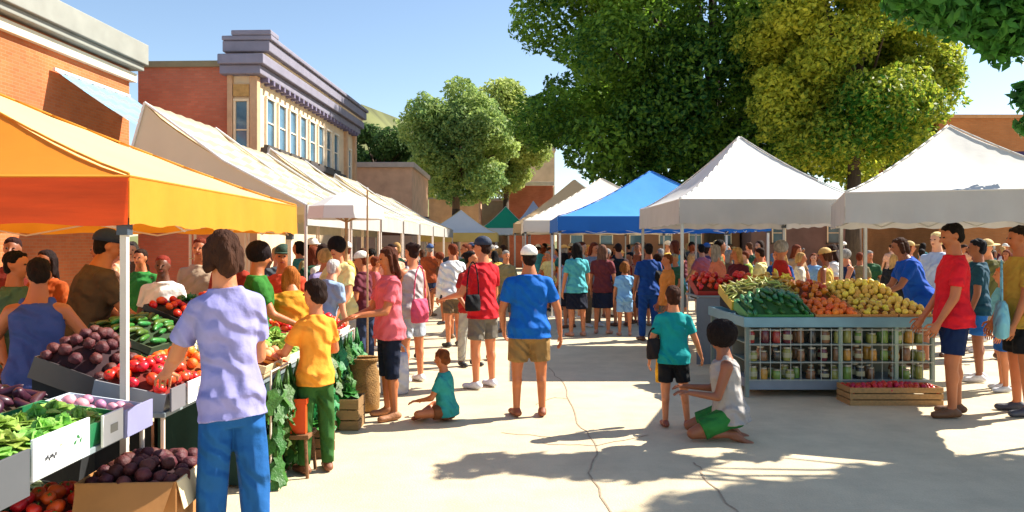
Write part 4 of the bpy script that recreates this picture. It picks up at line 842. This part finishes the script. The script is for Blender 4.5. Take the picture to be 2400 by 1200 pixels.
b_ = MB(); b_.loft([(V((0,0,z)), a, a, V((1,0,0)), V((0,0,1))) for z, a in ((0,.033),(.008,.037),(.1,.037),(.118,.03),(.125,.028))], 14); jar_me = bpy.data.meshes.new('jar'); jar_me.from_pydata(b_.v, [], b_.f); jar_me.polygons.foreach_set('use_smooth', [True]*len(jar_me.polygons)); jar_me.materials.append(jm_['red'])
b_ = MB(); b_.loft([(V((0,0,z)), a, a, V((1,0,0)), V((0,0,1))) for z, a in ((.124,.031),(.142,.031))], 14); lid_me = bpy.data.meshes.new('lid'); lid_me.from_pydata(b_.v, [], b_.f); lid_me.materials.append(mat('lid_metal', '#b5b09c', .4, .1, 4, 0, metal=.4))
b_ = MB(); b_.loft([(V((0,0,z)), .0378, .0378, V((1,0,0)), V((0,0,1))) for z in (.035,.085)], 14, False); lab_me = bpy.data.meshes.new('paper_label'); lab_me.from_pydata(b_.v, [], b_.f); lab_me.materials.append(mat('jar_paper', '#b9b48e', .8, .2, 9, .05))
rows = (('top', .634, ['red','maroon','red','maroon','brown','black_','brown','olive','olive','green','olive','green','green','amber','olive']), ('middle', .424, ['olive','brown','black_','olive','brown','black_','maroon','brown','amber','brown','amber','green','amber','brown','olive']), ('bottom', .202, ['olive','amber','green','olive','green','brown','black_','olive','green','black_','brown','olive','brown','green','olive']))
for rn, z0, cols in rows:
    for i, c_ in enumerate(cols):
        for dy in (.07, .17):
            if q.random() < .1: continue
            o = bpy.data.objects.new('jar', jar_me); C.objects.link(o); o.location = (3.89-1.02+i*.143+q.uniform(-.022,.022), 9.1+dy+q.uniform(-.02,.02), z0); o.rotation_euler.z = q.uniform(0,6)
            o.scale = (q.uniform(1.1,1.45),)*2+(q.choice((.85,1.0,1.15,1.25)),); o.material_slots[0].link = 'OBJECT'; o.material_slots[0].material = jm_[c_]
            tag(o, f'{jc[c_][1]} preserve jar on the {rn} shelf of the produce stand', 'jar', f'{jc[c_][1]} jars on the {rn} shelf')
            for me in (lid_me, lab_me):
                if me is lab_me and i % 3: continue
                p_ = bpy.data.objects.new(me.name.split('.')[0], me); C.objects.link(p_); p_.parent = o
def RC(x, y, z, ang=13): return tilt_m(x, y, z) @ Matrix.Rotation(R(ang), 4, 'X') @ Matrix.Rotation(R(90), 4, 'Z')   # w runs along x, d along y
for (x0, x1, y, z, w_lab, nm, f, p, sp_, sy_, col, hm, rot, lc_) in (
    (2.8,3.58,9.42,.9,'left green bin','zucchini',lambda k: m_long(.2,.028,.015*(k-1),.9),PM['zucchini'],.046,.12,'#3f8a4a',.24,'lie','#2c5a2c'),
    (3.6,4.14,9.42,.9,'middle wooden box','orange',lambda k: m_ball(.04),PM['orange'],.076,None,'#c98a4a',.05,'any','#8a4a12'),
    (4.16,4.58,9.42,.9,'right wooden box','squash',lambda k: m_ball(.038,.8),PM['squash'],.074,None,'#c98a4a',.05,'any','#8a4a12'),
    (4.6,4.99,9.42,.9,'far right wooden box','lemon',lambda k: m_ball(.036,1.2),PM['lemon'],.074,None,'#c98a4a',.06,'any','#8a4a12')):
    M = RC((x0+x1)/2, y, z+.03); crate(M, x1-x0, .6, .12, col, f'{w_lab} of {nm} pieces at the front of the produce stand', slat=False)
    heap(M, x1-x0-.02, .58, .06, hm, f, p, sp_, f'{nm} in the {w_lab} at the front of the produce stand', nm, f'{nm} pieces in the {w_lab}', sy=sy_, rot=rot, seed=40+int(x0*10), lc=lc_)
for (x0, x1, y, z, w_lab, nm, f, p, sp_, sy_, col, hm, rot, lc_) in (
    (2.8,3.7,10.12,1.03,'back left bin','bean',lambda k: m_long(.15,.012,.02,.8),PM['bean'],.04,.11,'#b9a03c',.2,'any','#5a5a24'),
    (3.72,4.15,10.12,1.03,'back middle bin','pepper',lambda k: m_pepper(.042),mat('orange_pepper_skin', '#e07a24', .3, .1, 8, .05, rnd=.4),.095,None,'#c9a03c',.1,'any','#7a3a12'),
    (4.17,4.99,10.12,1.03,'back right bin','lemon',lambda k: m_ball(.036,1.2),PM['lemon'],.072,None,'#d8902c',.15,'any','#8a6a1c')):
    M = RC((x0+x1)/2, y, z+.03, 16); crate(M, x1-x0, .66, .12, col, f'{w_lab} of {nm} pieces on the produce stand', slat=False)
    heap(M, x1-x0-.02, .64, .06, hm, f, p, sp_, f'{nm} in the {w_lab} of the produce stand', nm, f'{nm} pieces in the {w_lab}', sy=sy_, rot=rot, seed=50+int(x0*10), lc=lc_)
M = RC(4.32, 8.8, 0, 0); crate(M, 1.05, .36, .2, '#a9824f', 'shallow wooden crate of red berries on the ground before the produce stand', wood=True)
heap(M, 1.03, .34, .12, .05, lambda k: m_ball(.03, 1.15, 1, .1, k), PM['berry'], .056, 'red berry in the shallow wooden ground crate', 'berry', 'berries in the ground crate', seed=60, lc='#3a5a2c')
table(2.75, 4.35, 11.45, 12.2, 1.05, 'second right hand table behind the produce stand', False, mat('grey_cloth', '#6d7680', .9, .1, 4, .2), True)
for i, (x0, x1, nm, f, p, c_) in enumerate(((2.78,3.25,'pepper',lambda k: m_pepper(.045),PM['redpep'],'#a03028'),(3.28,3.75,'tomato',lambda k: m_tomato(.045),PM['tomato'],'#c9863c'),(3.78,4.3,'squash',lambda k: m_long(.17,.03,.02,.6),PM['squash'],'#d8a02c'))):
    M = RC((x0+x1)/2, 11.8, 1.1, 20); w3 = ('red bin', 'tan bin', 'yellow bin')[i]; crate(M, x1-x0, .6, .12, c_, w3+' of '+nm+' pieces on the second right hand table', slat=False)
    heap(M, x1-x0-.02, .58, .06, .12, f, p, .1, f'{nm} in the {w3} on the second right hand table', nm, f'{nm} pieces in the {w3}', seed=70+i, lc='#5a2a12')
t2 = None
pp = empty('tent_pole', (X(1971, 10.95), 10.95, 0), 0, 'thin grey pole rising behind the lemons of the produce stand', 'pole'); MB().box(-.022,.022,-.022,.022,.02,2.36).build('shaft', steel, pp); MB().box(-.07,.07,-.07,.07,0,.02).build('foot', steel, pp)
# ------------------------------------------------------------------ people
def PX(u, Y): return X(u, Y)
AD = dict
lean = lambda a, b=0: (a, b, 1)
person(-1.5, 4.12, 1.85, 28, 'tan', ('tee', '#8f8cc0'), ('pants', '#1a5490'), ('bob', '#3a2114'), 'person with brown hair in a lilac tee shirt and blue jeans reaching into the tomatoes',
    dict(spine=(-.05,.1,1), la=((-.3,.45,-.9),(-.1,.85,-.4)), ra=((.12,.3,-1),(-.15,.75,-.1)), head=(12,12), ll=((-.06,.04,-1),(-.03,-.03,-1)), rl=((.09,0,-1),(.03,-.06,-1))), vox=.009, build=.8)
person(-1.56, 6.1, 1.47, 35, 'tan', ('tee', '#f09a34'), ('pants', '#2f5a26'), ('short', '#22140f'), 'child in an orange yellow shirt and green trousers standing at the leafy greens', dict(la=((-.4,.3,-.9),(0,.9,-.1)), ra=((.3,.35,-.9),(-.3,.9,-.2)), head=(20,10)), vox=.011, child=True, shoe='#7a4a30', build=.84)
person(PX(912,8), 8.0, 1.75, 118, 'warm', ('tee', '#d8646e'), ('capri', '#161d30'), ('long', '#4a2414'), 'woman with long brown hair, pink top and navy cropped trousers beside the tomato crates', dict(la=((-.2,.4,-.9),(.1,1,-.1)), ra=((.2,.35,-.9),(-.1,1,-.35)), head=(0,10)), vox=.012, shoe='#a87048')
person(PX(966,10.1), 10.1, 1.8, 50, 'tan', ('tank', '#b0a8a6'), ('shorts', '#a9b3bf'), ('bun', '#2c1a14'), 'woman in a pale grey vest with a pink shoulder bag behind the pink topped woman', dict(la=((-.3,.3,-.9),(-.1,.8,-.2))), vox=.014, shoe='#d8d8d8', build=.95)
person(PX(1132,9.7), 9.7, 1.86, 48, 'tan', ('tee', '#bd1c26'), ('shorts', '#6d675d'), ('short', '#2c1810'), 'man in a red shirt, navy cap and grey shorts behind the sitting child', dict(la=((-.35,.25,-.9),(.1,.9,-.2)), ra=((.2,.1,-1),(0,.5,-1)), head=(20,0)), vox=.012, hat=('cap', '#1f2c42'), shoe='#d0d4de', build=1.03)
person(PX(1240,8.1), 8.1, 1.75, 8, 'warm', ('tee', '#0b5cb0'), ('shorts', '#8f6f42'), ('short', '#1e130e'), 'man in a white cap, bright blue shirt and khaki shorts standing in the middle', dict(la=((-.3,.15,-1),(.15,.6,-.9)), ra=((.4,.0,-1),(.12,.1,-1))), vox=.011, hat=('cap', '#ece8e0'), shoe='#8a4a2c', build=1.12)
person(PX(1048,7.9), 7.9, 1.2, 75, 'warm', ('tee', '#2f8f8c'), ('briefs', '#7a4a2c'), ('short', '#6b3a1c'), 'small child in a teal shirt sitting cross legged on the pavement', dict(hip=.085, ll=((-.6,.8,-.02),(.85,.05,-.12)), rl=((.6,.8,0),(-.85,.15,-.12)), lf=(.9,.3,0), rf=(-.9,.3,0), la=((-.25,.35,-.9),(.2,.9,-.2)), ra=((.3,.3,-.9),(-.2,.9,-.3)), spine=(0,.1,1), head=(-10,15)), vox=.011, child=True, shoe='#8a4a2c')
person(PX(1578,7.6), 7.6, 1.34, -8, 'tan', ('tee', '#0f8a8a'), ('shorts', '#17181b'), ('short', '#3a2015'), 'boy in a teal tee shirt and black shorts standing beside the kneeling woman', dict(la=((-.35,-.02,-1),(-.1,.25,-1)), ra=((.4,.1,-1),(.3,.5,-.8)), ll=((-.03,0,-1),(0,-.03,-1)), rl=((.12,.05,-1),(.1,-.1,-1))), vox=.01, child=True, shoe='#8a4a38')
person(PX(1712,7.15), 7.15, 1.64, 82, 'brown', ('tank', '#a19c98'), ('shorts', '#2c7536'), ('afro', '#1a1210'), 'woman in a grey vest and green shorts kneeling beside the teal shirted boy', dict(ll=((-.16,.92,-.42),(.06,-1,.0)), rl=((.16,.92,-.42),(-.06,-1,.0)), lf=(0,-1,-.25), rf=(0,-1,-.25), la=((-.15,.3,-.9),(.05,1,.12)), ra=((.2,.25,-.95),(-.05,1,.05)), spine=(0,.12,1), head=(0,5), hair=1.3), vox=.011, build=1.12, shoe=None)
person(PX(2234,8.1), 8.1, 2.0, 78, 'warm', ('tee', '#d81f2c'), ('shorts', '#13264a'), ('short', '#17120f'), 'tall man in a red tee shirt and navy shorts beside the produce stand', dict(la=((-.12,.2,-1),(.05,.5,-.9)), ra=((.1,.2,-1),(0,.55,-.85)), head=(10,14), ll=((-.05,.12,-1),(0,-.02,-1)), rl=((.05,-.12,-1),(0,-.05,-1))), vox=.012, build=1.02, shoe='#6b4426')
person(PX(2392,8.2), 8.2, 1.97, 80, 'warm', ('tee', '#b8943c'), ('shorts', '#17181c'), ('short', '#221a14'), 'man in a mustard tee shirt at the right edge of the picture', dict(la=((-.1,.2,-1),(0,.4,-1)), ra=((.1,.1,-1),(0,.5,-1)), head=(0,5)), vox=.013, build=1.1, shoe='#3c3f4a')
person(PX(2292,10.2), 10.2, 1.85, 60, 'brown', ('tee', '#1a4458'), ('shorts', '#2463b0'), ('short', '#14161f'), 'man with black hair and a dark teal shirt between the red and mustard shirts', vox=.015, shoe='#e0e0e4')
person(PX(2350,9.5), 9.5, 1.5, 70, 'tan', ('tee', '#6fb4c8'), ('shorts', '#1f55a0'), ('short', '#c96a3a'), 'youth in a light blue shirt and blue shorts beside the mustard shirted man', vox=.015, shoe='#c8ccd4')
person(PX(2160,11.3), 11.3, 1.93, 78, 'brown', ('tee', '#0a45a0'), ('shorts', '#2a2f3a'), ('bob', '#3c2418'), 'person with brown hair in a royal blue shirt leaning behind the lemon bin', dict(spine=(0,.4,1), la=((-.15,.5,-.9),(0,.9,-.5)), ra=((.15,.4,-.9),(0,.8,-.6)), head=(0,10)), vox=.014, build=1.25)
person(PX(2196,12.6), 12.6, 1.98, 120, 'light', ('tee', '#a9b9d0'), ('pants', '#4a5560'), ('short', '#e8c98a'), 'fair haired person in a pale blue shirt behind the royal blue shirt', vox=.016)
# people round the left stall
LS = [
 (82, 5.35, 1.68, 15, 'warm', ('tank', '#3f5088'), ('pants', '#20305a'), ('short', '#1e1512'), 'woman in a blue denim vest with bare arms behind the eggplants', dict(spine=(0,.12,1), la=((-.55,.15,-.9),(-.1,.7,-.6)), ra=((.55,.2,-.8),(-.1,.8,-.4)), head=(20,25)), .98),
 (182, 6.6, 1.92, -50, 'warm', ('tee', '#55422f'), ('pants', '#2c2822'), ('short', '#1c1410'), 'man in a brown shirt and dark blue cap leaning over the beet pile', dict(spine=(0,.3,1), ra=((.2,.5,-.9),(0,.8,-.6)), la=((-.2,.4,-.9),(0,.8,-.6)), head=(-10,10)), 1.25),
 (36, 6.3, 1.72, -90, 'warm', ('tee', '#4c6650'), ('pants', '#2c2822'), ('short', '#14100e'), 'black haired person in a sage shirt at the left edge under the orange tent', None, 1),
 (30, 8.2, 1.85, 200, 'brown', ('tee', '#7a2c22'), ('pants', '#2c2822'), ('short', '#2c1410'), 'person in a rust shirt at the far left back of the orange tent', None, 1),
 (110, 7.9, 1.72, 170, 'brown', ('tee', '#a04a1c'), ('pants', '#2c2822'), ('wavy', '#1e1210'), 'person with wavy black hair and a burnt orange top behind the denim vest', None, 1),
 (240, 8.4, 1.83, 150, 'warm', ('tee', '#5a3a24'), ('pants', '#2c2822'), ('short', '#5a2a14'), 'auburn haired person in a dark brown top right behind the brown shirted man', None, 1.05),
 (382, 8.2, 1.66, 190, 'dark', ('tee', '#e4e4e2'), ('pants', '#5a5a5a'), ('short', '#7d2c1f'), 'dark skinned person in a white top behind the black bins', None, 1),
 (330, 9.8, 1.72, 180, 'warm', ('tee', '#2f7a34'), ('pants', '#3a3a3a'), ('short', '#2c1a10'), 'person in a leaf green top deep under the orange tent', None, 1),
 (470, 9.0, 1.85, 185, 'warm', ('tee', '#b09a80'), ('pants', '#3a3a3a'), ('short', '#6d2a14'), 'red haired person in a beige top just behind the lilac shirted person', None, 1),
 (540, 8.6, 1.82, 160, 'warm', ('tee', '#93301f'), ('pants', '#3a3a3a'), ('bob', '#6d2a14'), 'person in a brick red top right of the head of the lilac shirted person', None, 1.05),
 (604, 7.4, 1.78, -70, 'warm', ('tee', '#2c6b24'), ('pants', '#2c3a2a'), ('afro', '#1a1012'), 'seller with a big black hairdo and a green shirt behind the cauliflowers', dict(la=((-.2,.5,-.8),(0,.9,-.3)), ra=((.2,.4,-.9),(0,.9,-.4)), head=(-10,10)), 1.05),
 (664, 8.2, 1.76, 190, 'warm', ('tee', '#c9482c'), ('pants', '#3a3a3a'), ('short', '#14231a'), 'person in a dark green cap and vermilion top behind the green shirted seller', None, 1),
 (690, 7.6, 1.58, 30, 'warm', ('tee', '#cc8a26'), ('pants', '#6b4a24'), ('wavy', '#9c5a24'), 'seller in a golden ochre shirt behind the curly lettuces', dict(spine=(0,.25,1), la=((-.2,.5,-.8),(0,.9,-.5)), ra=((.2,.5,-.8),(0,.9,-.5))), 1.2),
 (752, 9.4, 1.62, -40, 'light', ('tee', '#8fa6bf'), ('pants', '#54708c'), ('short', '#c9c4bc'), 'grey haired person in a pale steel blue shirt bending behind the tomato crates', dict(spine=(0,.3,1)), 1.15)]
for i, (u, Y, H, fc, sk_, tp, bt, hr, lb, ps, bd) in enumerate(LS):
    person(PX(u, Y), Y, H, fc, sk_, tp, bt, hr, lb, ps, vox=.014 if Y < 7 else .016, build=bd, hat=('cap', '#1b2740') if i == 1 else (('cap', '#1c3a28') if i == 11 else None))
person(PX(1352,15.2), 15.2, 1.82, 20, 'tan', ('tee', '#4fa8ae'), ('skirt', '#151a2a'), ('long', '#1a1412'), 'woman in an aqua top and short black skirt under the blue tent', vox=.017, shoe='#c08a70')
person(PX(1412,15.6), 15.6, 1.78, -20, 'tan', ('tee', '#6b2f33'), ('skirt', '#1c2236'), ('wavy', '#6b4a3a'), 'woman in a maroon top and dark skirt under the blue tent', vox=.017, shoe='#c08a70')
person(PX(1464,15.3), 15.3, 1.42, 0, 'tan', ('tee', '#7fb4e0'), ('shorts', '#86b0d8'), ('bob', '#7a4a20'), 'child in a sky blue outfit standing under the blue tent', vox=.016, shoe='#c08a70', child=True)
person(PX(1565,13.2), 13.2, 1.62, 100, 'warm', ('tee', '#c9803a'), ('pants', '#6d6258'), ('short', '#6b3a1c'), 'person in a tan orange top just above the head of the teal shirted boy', vox=.017)
person(PX(1520,14.5), 14.5, 1.8, 10, 'brown', ('tee', '#123f86'), ('pants', '#123f86'), ('short', '#1a1412'), 'person dressed all in deep blue beside the right pole of the blue tent', vox=.017)
COLS = [('red','#a82a24'),('cream','#d8ceb8'),('slate blue','#4f6a8a'),('olive','#5f5e34'),('white','#dcdcdc'),('brown','#6b4a34'),('navy','#1f2c4a'),('salmon','#d07a5e'),('grey','#85888c'),('teal','#2f7a80'),('mustard','#bd9a44'),('rose','#b55a62'),('sky blue','#7fa8cc'),('black','#1e1f22'),('rust','#a04f2c'),('lime','#a9b84a'),('lilac','#8a80aa'),('tan','#b08c66'),('forest green','#2f5a3a'),('peach','#e0a888'),('burgundy','#5c2430'),('charcoal','#3f4347'),('orange','#d0682c'),('khaki','#8c7f58'),('turquoise','#48a0a4'),('plum','#5a3a55'),('pale yellow','#ddd08c'),('cobalt blue','#1c50a0'),('dark green','#1f4230'),('sand','#c9b490')]
HAIRS = [('black','#17110f'),('dark brown','#2c1a12'),('brown','#4a2c1a'),('auburn','#6b3018'),('grey','#8c8882'),('fair','#b08a54')]
placed = []
def crowd(umin, umax, ymin, ymax, n, phrase, group, seed, avoid=None):
    r = random.Random(seed); cols = COLS[:]; r.shuffle(cols); k = 0; tries = 0
    while k < n and tries < 4000:
        tries += 1; Y = math.exp(r.uniform(math.log(ymin), math.log(ymax))); u = r.uniform(umin, umax); x = X(u, Y)
        if avoid and avoid(x, Y): continue
        if any((x-a)**2+(Y-b)**2 < .3 for a, b in placed): continue
        placed.append((x, Y)); cn, cc = cols[k]; hn, hc_ = r.choice(HAIRS); hk = r.choice(['short','short','short','long','bob','bun','afro','wavy'])
        hw = {'short':'short','long':'long','bob':'bobbed','bun':'tied','afro':'big round','wavy':'wavy'}[hk]; tk = r.choice(['tee','tee','tee','tank','long']); bk = r.choice(['shorts','pants','pants','capri','skirt'] if hk in ('long','bob','bun','wavy') else ['shorts','pants','shorts'])
        wd = {'tee':'shirt','tank':'vest','long':'sweater'}[tk]; ht = None
        lb = f'person in a {cn} {wd} with {hw} {hn} hair {phrase}'
        if hk in ('short', 'bob') and r.random() < .3: hc2 = r.choice([('white','#e0dcd2'),('blue','#2c4a7a'),('straw','#c9a86a')]); ht = ('brim' if hc2[0] == 'straw' else 'cap', hc2[1]); lb = f'person in a {cn} {wd} and {hc2[0]} {"hat" if ht[0]=="brim" else "cap"} {phrase}'
        ps = dict(la=((-.25,r.uniform(-.1,.5),-1),(0,r.uniform(.1,1.1),-.7)), ra=((.25,r.uniform(-.1,.5),-1),(0,r.uniform(.1,1.1),-.7)), ll=((-.06,r.uniform(-.15,.15),-1),(0,-.06,-1)), rl=((.06,r.uniform(-.15,.15),-1),(0,-.06,-1)), head=(r.uniform(-35,35), r.uniform(-5,15)), spine=(0,r.uniform(0,.15),1))
        person(x, Y, r.uniform(1.58,1.88), r.uniform(0,360), r.choice(['tan','light','warm','brown','tan','warm']), (tk, cc), (bk, r.choice(['#2a3550','#8c7f66','#55585c','#20222a','#6d5a44','#a9a59a','#3f587a'])), (hk, hc_), lb, ps, vox=.019 if Y < 16 else .023, hat=ht, group=group, build=r.uniform(.92,1.12), shoe=r.choice(['#5a3a28','#c9c9c9','#2c2c30','#8a6a4a']))
        k += 1
nb = lambda x, y: (-2.3 < x and y < 9.6)
crowd(700, 860, 9.8, 15, 12, 'past the orange tent', 'crowd beyond the orange tent', 1, lambda x, y: x > -1.2)
crowd(865, 1190, 11.2, 24, 26, 'in the mid street crowd', 'crowd in the middle of the street', 2, lambda x, y: False)
crowd(1275, 1500, 15.9, 24, 20, 'under the blue tent', 'crowd under the blue tent', 3)
crowd(1505, 1640, 14.5, 22, 8, 'by the middle tent pole', 'crowd by the middle tent pole', 4)
crowd(1640, 2040, 12.9, 22, 30, 'behind the produce stand', 'crowd behind the right produce stand', 5, lambda x, y: y < 12.8 and x < 4.7)
crowd(2040, 2400, 12, 20, 14, 'behind the red shirted man', 'crowd behind the red shirted man', 6)
crowd(960, 1290, 25, 36, 16, 'far down the street', 'crowd far down the street', 7)
crowd(250, 700, 9.8, 13, 8, 'behind the orange tent', 'crowd behind the orange tent', 8, lambda x, y: False)
crowd(1275, 2040, 25, 36, 28, 'before the umber hall', 'crowd before the umber hall', 9)
crowd(2050, 2400, 20.5, 30, 12, 'far at the right edge', 'crowd far behind at the right', 10)
finalize()
# ------------------------------------------------------------------ bags and small things people hold
def bag(x, y, z, w_, d, h, col, label, rz=0, strap=.2, cat='bag', name='bag'):
    t = empty(name, (x, y, z), R(rz), label, cat); m = MB()
    m.loft([(V((0,0,zz*h)), w_*k, d*k2, V((1,0,0)), V((0,0,1))) for zz, k, k2 in ((0,.44,.35),(.05,.5,.5),(.5,.52,.55),(.9,.47,.4),(1,.44,.25))], 16); m.build('pouch', cloth(col, 'bag_cloth'), t, True)
    m = MB(); n = 10; pts = [V((w_*.4*math.cos(math.pi*i/n), 0, h+strap*math.sin(math.pi*i/n))) for i in range(n+1)]
    for a, b in zip(pts[:-1], pts[1:]): m.tube(a, b, .009, n=6)
    m.build('strap', cloth(col, 'bag_cloth'), t, True); return t
bag(PX(985,9.8), 9.75, .82, .3, .16, .3, '#c9506c', 'pink shoulder bag hanging by the pale grey vest', 60, .42)
bag(PX(1108,9.35), 9.35, 1.0, .2, .12, .2, '#16171a', 'black camera bag at the hip of the red shirted man with the cap', 30, .4)
bag(PX(925,9.3), 9.3, 0, .34, .24, .5, '#aeb2c0', 'pale lilac shopping bag behind the legs of the pink topped woman', 10, .12)
bag(PX(1531,7.6), 7.58, .68, .16, .09, .2, '#2a2322', 'small dark bag hanging at the left hand of the teal shirted boy', 30, .1)
bag(PX(1549,7.7), 7.75, .42, .1, .08, .22, '#e8b030', 'small yellow bag beside the leg of the teal shirted boy', 30, .24)
bag(PX(2350,7.98), 8.0, .84, .42, .14, .38, '#78b8c8', 'light blue shoulder bag at the side of the mustard shirted man', 60, .42)
